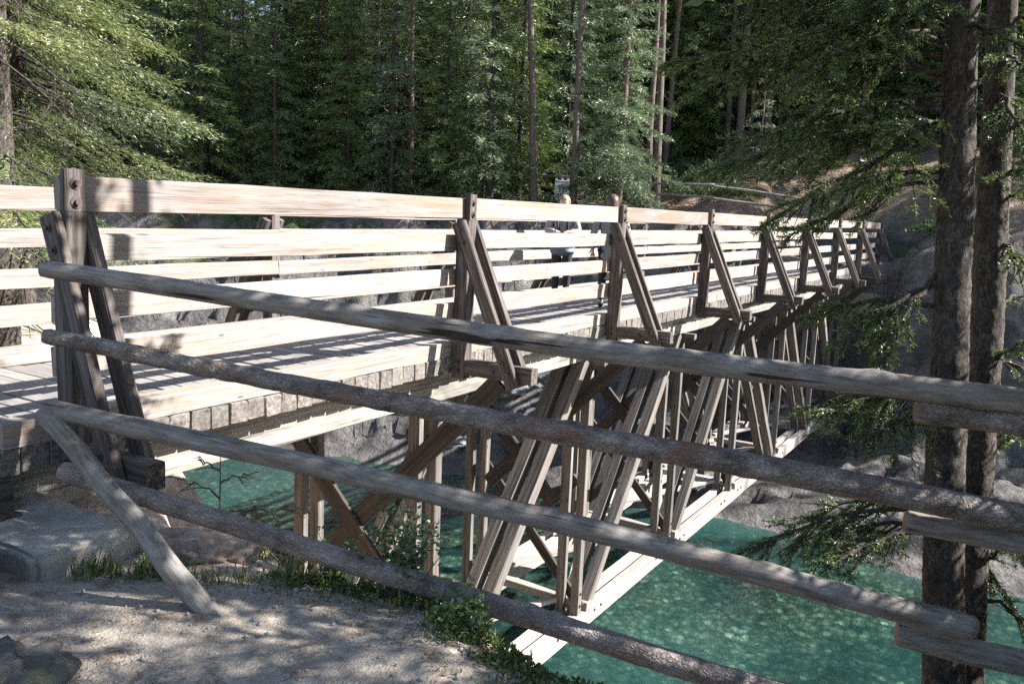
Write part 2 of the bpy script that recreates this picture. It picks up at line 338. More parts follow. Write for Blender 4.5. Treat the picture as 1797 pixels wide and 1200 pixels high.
# ------------------------------------------------------------------ terrain
WATER = -5.3
def edge_x(y):
    e = -3.35 + .12*np.sin(y*2.3+.6) + .08*np.sin(y*5.1)
    e = e + .15*sstep(-3.0, -4.6, y) - 2.*sstep(-9, -16, y)
    e = e + 3.6*sstep(2.9, 6.0, y) - .26*sstep(-1.5, -2.4, y)
    return e
def near_h(x, y):
    e = edge_x(y); d = x-e
    z = -.44 + .035*np.clip(-3.4-x, -1, 6) + .05*fbm(x*.8, y*.8, 0, 3, 3) + .012*fbm(x*4, y*4, 0, 4, 5) + .004*fbm(x*19, y*19, 0, 3, 9)
    z = z + 1.4*sstep(-9.5, -16, x) + .35*sstep(3.2, 6, y)
    # raised crumbly lip beside the abutment
    z = z - .10*np.exp(-(((x+4.0)/.5)**2+((y+.1)/.75)**2))
    st_ = 1.9-1.0*sstep(-2.9, -3.8, y)
    drop = np.where(d > 0, .35*sstep(0, .5, d)+st_*np.clip(d-.12, 0, None), 0)
    z = z - drop*(1+.22*fbm(x*1.5, y*1.5, 0, 4, 31)) - sstep(-.25, .1, d)*.06
    return np.maximum(z, -6.6)
def shore(y): return -.62*np.clip(y-13, 0, 22) + 12.0 + .085*np.clip(y, -4, 60) + .5*fbm(y*.35, 0, 0, 3, 41) - .35*np.clip(-y-8, 0, 60)
def far_h(x, y):
    t = x-shore(y); te = t + np.clip((y-1.5)*.28, 0, 2.8)
    prof_x = [-30, -12, -3, 0, 2.5, 5.8, 7.2, 8.4, 9.6, 13, 18, 26, 40, 60, 120]
    prof_r = [-6.9, -6.3, -5.7, -5.3, -4.6, -3.9, -1.5, .55, 1.1, 1.7, 3.6, 5.6, 10.5, 18, 42]
    prof_l = [-6.9, -6.3, -5.7, -5.3, -3.8, -1.7, -.1, 1.2, 1.45, 1.8, 2.2, 4.0, 10, 18, 42]
    wl = sstep(5, 15, y)
    tt = te + .9*fbm(x*.35, y*.35, 0, 4, 51)*sstep(.5, 5, te)
    z = np.interp(tt, prof_x, prof_r)*(1-wl) + np.interp(tt, prof_x, prof_l)*wl
    rock = sstep(-.5, 1.5, te)*(1-sstep(9, 13, te))
    z = z + rock*.32*(1-2*np.abs(fbm(x*1.1, y*1.1, z*.6, 4, 75)))
    z = z + rock*(.5*fbm(x*.8, y*.8, z*.5, 5, 61)+.1*fbm(x*4, y*4, z*2, 3, 63)) + .12*fbm(x*.7, y*.7, 0, 4, 65)*sstep(9, 13, te) + .05*fbm(x*2.5, y*2.5, 0, 3, 67)
    q = z/.62 + .9*fbm(x*.5, y*.5, 0, 3, 71); fq = q-np.floor(q); zt = (np.floor(q)+sstep(.45, .95, fq)-(q-z/.62))*.62
    z = z + (zt-z)*rock*.75*sstep(-5.2, -4.8, z)
    # level approach at the far bridge end
    ap = sstep(20.2, 21.2, x)*(1-sstep(25, 30, x))*sstep(-1.8, -.6, y)*(1-sstep(3.2, 5.2, y))
    z = z*(1-ap) + (-.12+.10*np.clip(x-21, 0, 10))*ap
    # keep rock off the truss
    tr = sstep(-1.4, -.2, y)*(1-sstep(2.8, 4.2, y))*(1-sstep(20.0, 20.9, x))
    lim = np.interp(x, [10, 18.2, 19.6, 20.4, 21], [-4.9, -4.75, -4.5, -1.5, -.6])
    z = np.where(tr > 0, z*(1-tr)+np.minimum(z, lim)*tr, z)
    return z
def grid(name, xs, ys, fn, mat):
    X, Y = np.meshgrid(xs, ys, indexing='ij'); Z = fn(X, Y)
    V = np.stack([X, Y, Z], -1).reshape(-1, 3); n, k = len(xs), len(ys)
    i = np.arange(n*k).reshape(n, k)
    F = np.stack([i[:-1, :-1], i[1:, :-1], i[1:, 1:], i[:-1, 1:]], -1).reshape(-1, 4)
    o = obj(name, new_mesh(name, V, F, True), mat); o['kind'] = 'structure'; return o
def steps(*seg):
    r = [seg[0][0]]
    for a, bb, st in seg: r += list(np.linspace(a, bb, max(2, int(round((bb-a)/st))+1))[1:])
    return np.array(r)
grid('near_bank_ground', steps((-90, -20, 6), (-20, -7, .5), (-7, -5.6, .12), (-5.6, -2.9, .028), (-2.9, 1.8, .16)),
     steps((-60, -20, 3), (-20, -5, .4), (-5, -3.6, .1), (-3.6, .6, .03), (.6, 8, .2), (8, 60, 2.)), near_h, M['gravel'])
grid('far_bank_ground', steps((1.7, 11, .4), (11, 24, .16), (24, 45, .5), (45, 140, 4)),
     steps((-70, -20, 2), (-20, -6, .4), (-6, 16, .17), (16, 32, .3), (32, 90, 2)), far_h, M['farbank'])
wm = new_mesh('river_water', [(-8, -70, WATER), (20, -70, WATER), (20, 90, WATER), (-8, 90, WATER)], np.array([[0, 1, 2, 3]]))
tag(obj('river_water', wm, M['water']), kind='structure')

# ------------------------------------------------------------------ timber building
WM = {}
def place(o, parent, mw):
    WM[o.name] = mw
    if parent is not None:
        o.parent = parent; o.matrix_basis = WM[parent.name].inverted() @ mw
    else: o.matrix_basis = mw
    return o
def root(name, loc, label, cat, group=None):
    o = empty(name, loc, 0, label, cat, group); WM[o.name] = Matrix.Translation(loc); return o
def frame(p0, p1, upv=(0, 0, 1)):
    p0, p1 = Vector(p0), Vector(p1); x = (p1-p0).normalized(); u = Vector(upv)
    y = u.cross(x).normalized(); z = x.cross(y)
    mm = Matrix((x, y, z)).transposed().to_4x4(); mm.translation = p0; return mm, (p1-p0).length
def timber_mesh(L, w_, h_, seed=0, c=.007, jit=.0025, seg=.6):
    n = max(1, int(round(L/seg))); r = np.random.default_rng(seed)
    a, b2 = w_/2, h_/2
    prof = np.array([(-a+c, -b2), (a-c, -b2), (a, -b2+c), (a, b2-c), (a-c, b2), (-a+c, b2), (-a, b2-c), (-a, -b2+c)])
    xs = np.linspace(0, L, n+1); V = np.zeros((n+1, 8, 3)); V[:, :, 0] = xs[:, None]; V[:, :, 1:] = prof
    V[:, :, 1:] += r.normal(0, jit, (n+1, 8, 2)); V[[0, -1], :, 0] += r.normal(0, jit, (2, 8))
    F = []
    for i in range(n):
        for j in range(8):
            k = (j+1) % 8; F.append((i*8+j, i*8+k, (i+1)*8+k, (i+1)*8+j))
    F.append(tuple(range(7, -1, -1))); F.append(tuple(n*8+j for j in range(8)))
    return new_mesh('timber', V.reshape(-1, 3), F)
_seed = [100]
def timber(name, p0, p1, w_, h_, mat, parent, upv=(0, 0, 1), **kw):
    mm, L = frame(p0, p1, upv); _seed[0] += 1
    o = obj(name, timber_mesh(L, w_, h_, _seed[0], **kw), M[mat]); return place(o, parent, mm)
def disc_mesh(r, h, n=10, r2=None, h2=0):
    V, F = [], []
    rings = [(r, 0), (r, h)] + ([(r2, h), (r2, h+h2)] if r2 else [])
    for rr, z in rings:
        for k in range(n): a = 2*math.pi*k/n; V.append((rr*math.cos(a), rr*math.sin(a), z))
    for i in range(len(rings)-1):
        for k in range(n): F.append((i*n+k, i*n+(k+1) % n, (i+1)*n+(k+1) % n, (i+1)*n+k))
    F.append(tuple((len(rings)-1)*n+k for k in range(n)))
    return new_mesh('bolt', V, F)
BOLT = disc_mesh(.033, .005, 12, .015, .018); BOLT.materials.append(M['bolt'])
BOLTS = disc_mesh(.024, .005, 8, .012, .014); BOLTS.materials.append(M['bolt'])
def bolt(parent, p, nrm, me=None):
    q = Vector(nrm).to_track_quat('Z', 'Y').to_matrix().to_4x4(); q.translation = p
    return place(obj('bolt', me or BOLT), parent, q)

# ------------------------------------------------------------------ the bridge
BAY = 3.2544; W0, W1 = .09, 2.37; YC = (W0+W1)/2
PX = [-3.70] + [BAY*k for k in range(8)]
bridge = root('timber_footbridge', (8, YC, -4.15), 'long weathered timber truss footbridge with plank deck crossing the turquoise river', 'bridge')
def my(y, side): return y if side == 0 else 2*YC-y
# deck planks, shared meshes
pm = [timber_mesh(W1-W0, .144, .14, 900+i, .008, .003, 1.2) for i in range(7)]
for q in pm:
    q.materials.append(M['deck']); q.materials.append(M['endgrain'])
    for pf in (-1, -2): q.polygons[len(q.polygons)+pf].material_index = 1
x = -7.4; i = 0
while x < 23.2:
    mm = Matrix.Rotation(R(90), 4, 'Z'); mm.translation = (x, W0+rng.normal(0, .006), -.07+rng.normal(0, .0025))
    place(obj('plank', pm[i % 7]), bridge, mm); x += .153; i += 1
rails = [('top_rail', 1.24, 1.42, 0.0, .05), ('rail_board', .965, 1.11, .087, .042), ('rail_board', .65, .795, .087, .042), ('rail_board', .345, .51, .087, .042)]
for side in (0, 1):
    s = 1 if side == 0 else -1; dz = 0 if side == 0 else -.06
    stops = PX if side == 0 else [-7.2]+PX
    for k in range(len(stops)-1):
        x0, x1 = stops[k], stops[k+1]
        for nm, z0, z1, y0, th in rails:
            zj = rng.normal(0, .006)
            a = (x0+(-.05 if k == 0 else .003), my(y0+th/2+.001, side), (z0+z1)/2+dz+zj); bq = (x1-.003+(.06 if k == len(stops)-2 else 0), my(y0+th/2+.001, side), (z0+z1)/2+dz+rng.normal(0, .006))
            timber(nm, a, bq, th, z1-z0, 'toprail' if nm == 'top_rail' else 'rail', bridge, jit=.0035)
    c0 = -4.05 if side == 0 else -7.3
    cuts = [c0] + [v+.9 for v in PX[1::2]] + [23.1]
    for a, bq in zip(cuts[:-1], cuts[1:]):
        if bq-a > .3: timber('curb', (a+.004, my(W0+.072, side), .07), (bq-.004, my(W0+.072, side), .07), .135, .136, 'rail', bridge)
    for k, xp in enumerate(PX):
        zt = 1.47+dz+rng.normal(0, .012)
        # notched post: full section below the top rail, thin tongue in front of it
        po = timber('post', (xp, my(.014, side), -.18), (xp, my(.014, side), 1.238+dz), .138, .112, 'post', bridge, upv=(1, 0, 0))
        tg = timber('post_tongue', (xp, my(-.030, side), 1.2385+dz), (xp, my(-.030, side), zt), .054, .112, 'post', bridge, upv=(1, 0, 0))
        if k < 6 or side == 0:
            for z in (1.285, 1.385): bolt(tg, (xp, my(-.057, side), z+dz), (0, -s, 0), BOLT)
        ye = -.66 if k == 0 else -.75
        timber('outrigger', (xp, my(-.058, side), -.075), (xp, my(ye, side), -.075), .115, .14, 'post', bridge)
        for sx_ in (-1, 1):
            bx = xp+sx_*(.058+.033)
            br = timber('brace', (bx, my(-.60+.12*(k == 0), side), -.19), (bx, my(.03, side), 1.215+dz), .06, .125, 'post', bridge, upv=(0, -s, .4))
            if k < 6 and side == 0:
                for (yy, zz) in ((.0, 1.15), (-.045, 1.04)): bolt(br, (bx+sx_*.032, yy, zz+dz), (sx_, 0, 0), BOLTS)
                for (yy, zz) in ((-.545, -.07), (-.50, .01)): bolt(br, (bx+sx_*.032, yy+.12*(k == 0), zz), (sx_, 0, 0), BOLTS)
        if side == 0 and k < 6:
            for zz in (-.04, -.115): bolt(po, (xp-.058, .014, zz), (-1, 0, 0), BOLTS)
            for yy in (-.36,): bolt(bridge, (xp-.0585, yy, -.08), (-1, 0, 0), BOLTS)
# trusses: two plies each side
PANEL = PX[1:8]; ZB = -4.02; ZT = -.30
for side in (0, 1):
    for ply, yc in enumerate((.36, .59)):
        y = my(yc, side)
        for a, bq in ((-5.6, -.9), (-.896, 7.2), (7.204, 14.3), (14.304, 21.2)):
            timber('top_chord', (a, y, ZT), (bq, y, ZT), .14, .31, 'beam', bridge, jit=.003)
        for a, bq in ((-.3, 4.6), (4.604, 11.3), (11.304, 19.9)):
            timber('bottom_chord', (a, y, ZB), (bq, y, ZB), .13, .25, 'chord', bridge)
        for k, xp in enumerate(PANEL):
            yo = y + (-.115 if yc < .4 else .115)*(1 if side == 0 else -1)*.0
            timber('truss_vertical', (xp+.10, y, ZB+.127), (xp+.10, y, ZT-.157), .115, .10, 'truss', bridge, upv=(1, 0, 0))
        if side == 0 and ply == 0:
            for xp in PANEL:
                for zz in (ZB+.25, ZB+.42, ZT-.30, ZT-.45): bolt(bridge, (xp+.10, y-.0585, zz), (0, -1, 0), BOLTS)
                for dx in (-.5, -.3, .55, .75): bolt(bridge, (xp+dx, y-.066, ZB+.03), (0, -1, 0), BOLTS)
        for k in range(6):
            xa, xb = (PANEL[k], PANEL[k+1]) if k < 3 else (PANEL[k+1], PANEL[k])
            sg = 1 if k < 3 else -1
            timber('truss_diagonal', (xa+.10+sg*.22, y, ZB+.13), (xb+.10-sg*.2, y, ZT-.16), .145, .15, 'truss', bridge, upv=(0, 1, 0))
for k, xp in enumerate(PANEL):
    # cross struts between the trusses
    for side in (0, 1):
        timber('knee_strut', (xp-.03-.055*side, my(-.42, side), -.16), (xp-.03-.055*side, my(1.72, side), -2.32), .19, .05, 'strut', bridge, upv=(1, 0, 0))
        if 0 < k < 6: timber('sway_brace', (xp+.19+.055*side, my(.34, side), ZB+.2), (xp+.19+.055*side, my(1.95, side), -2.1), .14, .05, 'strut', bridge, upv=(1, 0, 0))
    if k < 6 or True:
        timber('cross_beam', (xp+.32, .27, ZB+.185), (xp+.32, 2.19, ZB+.185), .14, .11, 'chord', bridge)
        timber('cross_beam', (xp+.10, .12, ZT-.215), (xp+.10, 2.34, ZT-.215), .10, .11, 'truss', bridge)
    if k < 6:
        xn = PANEL[k+1]
        timber('lateral_brace', (xp+.4, .62, ZB+.20), (xn+.2, 1.84, ZB+.20), .12, .06, 'chord', bridge)
        timber('lateral_brace', (xp+.4, 1.84, ZB+.263), (xn+.2, .62, ZB+.263), .12, .06, 'chord', bridge)
# sill and stringer ends at the near abutment
timber('sill_beam', (-4.15, -.02, -.36), (-4.15, 2.5, -.36), .24, .10, 'post', bridge)
timber('edge_beam', (-7.4, .16, -.24), (-4.02, .16, -.24), .16, .19, 'post', bridge)
timber('sill_beam', (20.75, -.1, -.53), (20.75, 2.55, -.53), .24, .14, 'truss', bridge)

# ------------------------------------------------------------------ lumps: boulders, concrete
def icosphere(sub):
    import bmesh
    bm = bmesh.new(); bmesh.ops.create_icosphere(bm, subdivisions=sub, radius=1)
    V = np.array([v.co[:] for v in bm.verts]); F = np.array([[v.index for v in f.verts] for f in bm.faces]); bm.free(); return V, F
ICO = {k: icosphere(k) for k in (1, 2, 3, 4, 5)}
def rock_mesh(seed, size, rough=.28, sub=4, flat=.0, fine=.05):
    V, F = ICO[sub]; V = V.copy(); s = seed*13.7
    d = 1 + rough*fbm(V[:, 0]*1.3+s, V[:, 1]*1.3, V[:, 2]*1.3, 3, seed) + fine*fbm(V[:, 0]*6+s, V[:, 1]*6, V[:, 2]*6, 4, seed+3)
    rid = 1-np.abs(fbm(V[:, 0]*2.4+s, V[:, 1]*2.4, V[:, 2]*2.4, 4, seed+7)); d = d-.22*(1-rid)*2*rough/.28*.6
    V = V*d[:, None]; V = np.sign(V)*np.abs(V)**(1-flat)
    return new_mesh('rock', V*np.array(size), F, True)
def rock(name, loc, size, seed, mat, label, group=None, rough=.28, sub=4, flat=.15, fine=.05, rz=0., cat='rock'):
    o = obj(name, rock_mesh(seed, size, rough, sub, flat, fine), M[mat]); o.location = loc; o.rotation_euler = (0, 0, rz)
    return tag(o, label, cat, group)
def block(name, lo, hi, mat, seed, label=None, parent=None, rough=.012, n=14, cat='abutment', rz=0):
    V, F = [], []; import bmesh
    bm = bmesh.new(); bmesh.ops.create_cube(bm, size=1); bmesh.ops.bevel(bm, geom=bm.edges[:], offset=.035, segments=2, affect='EDGES')
    bmesh.ops.subdivide_edges(bm, edges=bm.edges[:], cuts=n, use_grid_fill=True)
    V = np.array([v.co[:] for v in bm.verts]); F = [[v.index for v in f.verts] for f in bm.faces]; bm.free()
    lo, hi = np.array(lo), np.array(hi); P = V*(hi-lo)
    k = np.stack([fbm(P[:, 0]*5+seed, P[:, 1]*5, P[:, 2]*5, 4, seed+j) for j in range(3)], -1)
    P = P + k*rough*2
    o = obj(name, new_mesh(name, P, F, True), M[mat]); o.location = (lo+hi)/2; o.rotation_euler = (0, 0, rz)
    return tag(o, label, cat)
block('concrete_footing', (-4.30, -.62, -.85), (-3.76, .62, -.33), 'concrete', 5, 'low worn concrete footing under the bridge end beside the gravel path', rough=.012, cat='footing')
block('concrete_abutment', (20.3, -1.3, -1.75), (21.6, 3.6, -.61), 'concrete', 8, 'pale concrete abutment carrying the far end of the bridge', rough=.01)
block('concrete_pier', (18.9, -.05, -5.6), (20.1, 2.5, -4.16), 'concrete', 11, 'stained concrete pier under the bottom chord at the far bank', rough=.01, cat='pier')
block('concrete_pier', (-.75, -.0, -6.9), (.35, 2.5, -4.16), 'concrete', 12, 'concrete pier under the bottom chord below the gravel ledge', rough=.01, cat='pier')
rock('boulder', (-4.62, -.42, -.32), (.20, .26, .36), 3, 'mossrock', 'tall grey stone standing against the concrete footing', rough=.2, flat=.35)
rock('boulder', (-5.05, -1.50, -.43), (.34, .24, .22), 8, 'mossrock', 'smooth grey boulder with moss lying on the gravel path', rough=.5, sub=5, fine=.13, flat=.1)
rock('boulder', (-5.12, -1.72, -.48), (.32, .24, .17), 14, 'mossrock', 'low rounded stone in front of the mossy boulder', rough=.2, sub=5)
rock('crumbly_rock', (-3.56, -.86, -.52), (.24, .34, .17), 21, 'tufa', 'pitted pale pinkish rock at the brink beside the concrete footing', rough=.35, sub=5, fine=.22)
rock('flat_stone', (-4.15, -2.18, -.445), (.10, .07, .025), 25, 'rock', 'small flat stone lying near the ground cover on the path', sub=3)
for i, (x, y, sz) in enumerate([(12.3, 9.4, .55), (12.7, 10.6, .4), (12.0, 8.3, .3), (12.6, 2.2, .4), (12.8, 6.8, .35), (13.4, 5.4, .5), (14.6, 8.2, .6), (16.3, 11.2, .55)]):
    z = float(far_h(np.array(x), np.array(y)))
    rock('boulder', (x, y, z+.1*sz), (sz, sz*.8, sz*.42), 30+i, 'rock', 'grey shoreline boulder lying on the far bank rock', 'boulders along the far shore', sub=4, rz=i, rough=.55, fine=.15)
for i, (x, y, sz, lb) in enumerate([(22.6, -2.2, .6, 'large dark rounded boulder beside the far concrete abutment'), (21.8, -2.9, .4, 'smaller boulder in front of the large one beside the far abutment')]):
    z = float(far_h(np.array(x), np.array(y)))
    rock('boulder', (x, y, z+.2), (sz*1.1, sz, sz*.7), 50+i, 'rock', lb, sub=4)

# ------------------------------------------------------------------ log fence
def log_mesh(p0, p1, r0, r1, seed, sag=0., bark=.0, n=90, k=20, knots=(), bend=0.):
    r = np.random.default_rng(seed); L = (Vector(p1)-Vector(p0)).length
    s = np.linspace(0, 1, n); a = np.arange(k)*2*math.pi/k
    S, A = np.meshgrid(s, a, indexing='ij')
    rad = r0+(r1-r0)*S; x = S*L
    rad = rad*(1+.05*fbm(x*2.2+seed, np.cos(A)*.6, np.sin(A)*.6, 3, seed)) + .0025*fbm(x*9, np.cos(A)*3+seed, np.sin(A)*3, 3, seed+1)
    if bark: rad = rad + bark*(fbm(x*20, np.cos(A)*rad*26, np.sin(A)*rad*26+seed, 4, seed+2))
    for (ks, ka, kr, kw) in knots:
        dx = (S-ks)*L; da = np.angle(np.exp(1j*(A-ka)))*rad
        rad = rad + kr*np.exp(-(dx**2+da**2)/kw**2)
    cy = bend*np.sin(S*math.pi*2.3+seed)+.006*np.sin(S*17+seed); cz = -sag*4*S*(1-S)+bend*.7*np.sin(S*math.pi*1.7+seed*2)
    V = np.stack([x, cy+rad*np.cos(A), cz+rad*np.sin(A)], -1)
    endr = .92
    V[0, :, 1] = cy[0]+(V[0, :, 1]-cy[0])*endr; V[0, :, 2] = cz[0]+(V[0, :, 2]-cz[0])*endr
    V[-1, :, 1] = cy[-1]+(V[-1, :, 1]-cy[-1])*endr; V[-1, :, 2] = cz[-1]+(V[-1, :, 2]-cz[-1])*endr
    idx = np.arange(n*k).reshape(n, k); F = np.stack([idx[:-1], np.roll(idx, -1, 1)[:-1], np.roll(idx, -1, 1)[1:], idx[1:]], -1).reshape(-1, 4)
    F = [tuple(f) for f in F] + [tuple(idx[0][::-1]), tuple(idx[-1])]
    me = new_mesh('log', V.reshape(-1, 3), F, True)
    me.polygons[len(me.polygons)-1].use_smooth = False; me.polygons[len(me.polygons)-2].use_smooth = False
    return me
fence = root('log_fence', (-4.1, -1.5, -.46), 'rustic fence of four long log rails running past the bridge end to the spruce trunks', 'fence')
def log(name, p0, p1, r0, r1, mat, seed, parent, label=None, **kw):
    mm, L = frame(p0, p1); me = log_mesh(p0, p1, r0, r1, seed, **kw)
    me.materials.append(M[mat]); me.materials.append(M['cut'])
    me.polygons[len(me.polygons)-1].material_index = 1; me.polygons[len(me.polygons)-2].material_index = 1
    o = place(obj(name, me), parent, mm)
    if label: o['label'] = label
    return o
log('log_rail', (-4.192, -.546, .979), (-1.90, -4.62, .565), .040, .061, 'log', 1, fence, 'smooth grey peeled top rail', bend=.018, knots=((.3, 1., .010, .05), (.62, 2.2, .010, .04), (.45, 2.6, .011, .05), (.8, 1.6, .012, .05), (.14, 2.2, .008, .03)))
log('log_rail', (-4.216, -.589, .701), (-1.92, -4.75, .035), .036, .068, 'barklog', 2, fence, 'rail still covered in flaking bark', sag=.0, bark=.007, n=220, k=28, bend=.014, knots=((.2, 2.3, .010, .04), (.5, 1.4, .012, .05), (.7, 2.6, .010, .04)))
log('log_rail', (-4.244, -.637, .379), (-2.29, -4.30, -.365), .044, .056, 'log', 3, fence, 'grey peeled rail with a dark knot', sag=-.015, bend=.018, knots=((.105, 2.8, .022, .055), (.55, 1., .010, .05), (.38, 2.4, .010, .04), (.78, 2.0, .012, .05)))
log('log_rail', (-4.15, -.60, .05), (-2.60, -3.92, -.79), .045, .058, 'barklog2', 4, fence, 'lowest rail with thin brown bark', sag=.0, bark=.004, n=200, k=26, bend=.014, knots=((.3, 2.0, .009, .04), (.6, 1.4, .010, .05)))
log('fence_brace', (-4.262, -.655, .372), (-4.045, -1.56, -.50), .043, .05, 'log', 5, fence, bend=.004)
log('log_rail', (-2.13, -3.96, .515), (-1.62, -5.6, .46), .060, .066, 'barklog', 6, fence, bark=.003, n=120)
log('log_rail', (-2.19, -3.975, .003), (-1.7, -5.6, -.10), .052, .058, 'log', 7, fence)
log('log_rail', (-2.27, -4.0, -.505), (-1.85, -5.6, -.64), .058, .06, 'log', 8, fence)

# ------------------------------------------------------------------ trees
class Acc:
    def __init__(s): s.V = []; s.F = []; s.n = 0
    def add(s, V, F): s.V.append(np.asarray(V, np.float32).reshape(-1, 3)); s.F.append(np.asarray(F, np.int64)+s.n); s.n += len(s.V[-1])
    def mesh(s, name, smooth=False): return new_mesh(name, np.concatenate(s.V), np.concatenate(s.F), smooth)
def tube(acc, P, rad, k=5):
    P = np.asarray(P, float); n = len(P); T = np.gradient(P, axis=0); T /= np.linalg.norm(T, axis=1)[:, None]+1e-9
    ref = np.array([0, 0, 1.]) if abs(T[n//2][2]) < .8 else np.array([1., 0, 0])
    U = np.cross(T, ref); U /= np.linalg.norm(U, axis=1)[:, None]+1e-9; W_ = np.cross(T, U)
    a = np.arange(k)*2*math.pi/k; rad = np.broadcast_to(np.asarray(rad, float), (n,))
    V = P[:, None]+rad[:, None, None]*(np.cos(a)[None, :, None]*U[:, None]+np.sin(a)[None, :, None]*W_[:, None])
    i = np.arange(n*k).reshape(n, k)
    acc.add(V, np.stack([i[:-1], np.roll(i, -1, 1)[:-1], np.roll(i, -1, 1)[1:], i[1:]], -1).reshape(-1, 4))
def blades(acc, C, D, L, Wd, r, upb=.5):
    """rhombic leaf faces: base C, direction D, length L, width Wd"""
    n = len(C); D = D/(np.linalg.norm(D, axis=1)[:, None]+1e-9)
    Nn = r.normal(0, 1, (n, 3)); Nn[:, 2] += upb*2; S = np.cross(D, Nn); S /= np.linalg.norm(S, axis=1)[:, None]+1e-9
    L = np.asarray(L).reshape(-1, 1)*np.ones((n, 1)); Wd = np.asarray(Wd).reshape(-1, 1)*np.ones((n, 1))
    V = np.stack([C, C+D*L*.45+S*Wd*.5, C+D*L, C+D*L*.45-S*Wd*.5], 1)
    acc.add(V, np.arange(n*4).reshape(n, 4))
def conifer(seed, H, r0, base, Rmax, nb, lsz, per, droop=.35, taper=.85, lean=(0, 0), bare=0, wid=.38, dens=1., kind='spruce', fill=.0):
    r = np.random.default_rng(seed); T = Acc(); C = Acc()
    n = 14; zs = np.linspace(0, H, n); wob = r.normal(0, .03, (n, 2)).cumsum(0)*.4
    P = np.stack([lean[0]*zs+wob[:, 0], lean[1]*zs+wob[:, 1], zs], -1); P[0, :2] = 0
    tube(T, P, r0*(1-.93*zs/H)**.8+.01, 9)
    def axis(z): return np.array([np.interp(z, zs, P[:, 0]), np.interp(z, zs, P[:, 1]), z])
    Cs, Ds = [], []
    for i in range(nb):
        nw = max(6, nb//6); u = (math.floor(i/6)+r.normal(.5, .16))/nw if kind != 'pine' else (i+r.random()*.8)/nb; u = min(max(u, 0), .999); z = base+(H*.985-base)*u**.9; rel = (z-base)/(H-base)
        az = i*2.39996+r.normal(0, .5)
        if kind == 'pine': prof = max(.12, (1-rel)**.5*min(1, .45+rel*1.6))
        else: prof = max(.06, (1-rel)**taper*min(1, .75+rel*2.5))
        L = Rmax*prof*r.uniform(.6, 1.15); d = np.array([math.cos(az), math.sin(az)])
        m = 6; s = np.linspace(0, 1, m)
        dr = droop*(1-.9*rel)*r.uniform(.6, 1.3)
        zz = (.22*(rel-.35)*s - dr*s**1.3 + .22*dr*s**3)*L
        B = axis(z)[None]+np.stack([d[0]*L*s, d[1]*L*s, zz], -1)
        tube(T, B, .006+.016*L*(1-s)*.5, 3)
        nt_ = max(3, int(L*per*dens))
        st = r.uniform(.03, 1., nt_)**(.8 if kind != 'pine' else .45)
        pos = np.stack([np.interp(st, s, B[:, j]) for j in range(3)], -1)
        sd_ = np.where(r.random(nt_) < .5, -1, 1); ang = az+sd_*np.radians(r.uniform(25, 75, nt_))
        tl = np.clip(.42*L*(1.05-st*.75), lsz*1.2, .95)*r.uniform(.5, 1.1, nt_)
        tz = r.normal(-.22 if kind != 'pine' else .15, .22, nt_)
        td = np.stack([np.cos(ang), np.sin(ang), tz], -1)
        ne = np.maximum(2, (tl/(lsz*.42)).astype(int))
        ii = np.repeat(np.arange(nt_), ne); f = r.random(len(ii))
        c = pos[ii]+td[ii]*(tl[ii]*f)[:, None]; c[:, 2] -= .25*tl[ii]*f**2
        c += r.normal(0, lsz*.18, c.shape)
        dd = td[ii]+r.normal(0, .3, c.shape); dd[:, 2] -= .12
        Cs.append(c); Ds.append(dd)
    for i in range(bare):
        z = r.uniform(.12*H if base > .12*H else .3, base+.25*H); az = r.uniform(0, 6.28); L = Rmax*r.uniform(.25, .7)
        s = np.linspace(0, 1, 5); B = axis(z)[None]+np.stack([math.cos(az)*L*s, math.sin(az)*L*s, (-.35*s-.15*s*s)*L], -1)
        tube(T, B, .012*(1-s)+.004, 3)
        for q in range(3):
            f = r.uniform(.3, .9); p = np.array([np.interp(f, s, B[:, j]) for j in range(3)]); a2 = az+r.choice([-1, 1])*r.uniform(.4, 1)
            l2 = L*.35; tube(T, p[None]+np.stack([math.cos(a2)*l2*s, math.sin(a2)*l2*s, -.5*l2*s], -1), .005*(1-s)+.002, 3)
    Cs = np.concatenate(Cs); Ds = np.concatenate(Ds)
    blades(C, Cs, Ds, lsz*r.uniform(.7, 1.35, len(Cs)), lsz*wid*r.uniform(.7, 1.3, len(Cs)), r, .3)
    return T.mesh('trunk', True), C.mesh('crown')
def tree_thing(name, proto, loc, mat, bark, label, group=None, scale=1., rz=0., sz=None):
    tm, cm = proto
    e = empty(name, loc, rz, label, 'tree', group); e.scale = (scale, scale, sz or scale)
    t_ = bpy.data.objects.new('trunk', tm); COL.objects.link(t_); t_.parent = e
    c_ = bpy.data.objects.new('crown', cm); COL.objects.link(c_); c_.parent = e
    for o_, mm in ((t_, bark), (c_, mat)):
        if len(o_.data.materials) == 0: o_.data.materials.append(M[mm])
        o_.material_slots[0].link = 'OBJECT'; o_.material_slots[0].material = M[mm]
    return e
def fz(x, y): return float(far_h(np.array(float(x)), np.array(float(y))))
def nz_(x, y): return float(near_h(np.array(float(x)), np.array(float(y))))
SP = [conifer(200+i, 14+i*1.3, .08, .4+.3*i, 1.9-.12*i, 190, .16, 40, .5, .8, bare=14, wid=.17) for i in range(4)]
SN = [conifer(240+i, 15+i, .08, .6, 1.4, 190, .15, 40, .55, .7, bare=18, wid=.17) for i in range(2)]
PI = [conifer(280+i, 16+i, .085, 2.4+i*1.2, 1.6, 110, .16, 30, .15, .5, kind='pine', bare=16, wid=.17) for i in range(3)]
SPW = [conifer(220+i, 15+i*1.5, .09, .4, 2.4, 210, .19, 40, .5, .7, bare=4, wid=.2) for i in range(2)]
BIG = conifer(300, 12.5, .15, .35, 2.3, 156, .13, 60, .5, .8, bare=14, wid=.17)
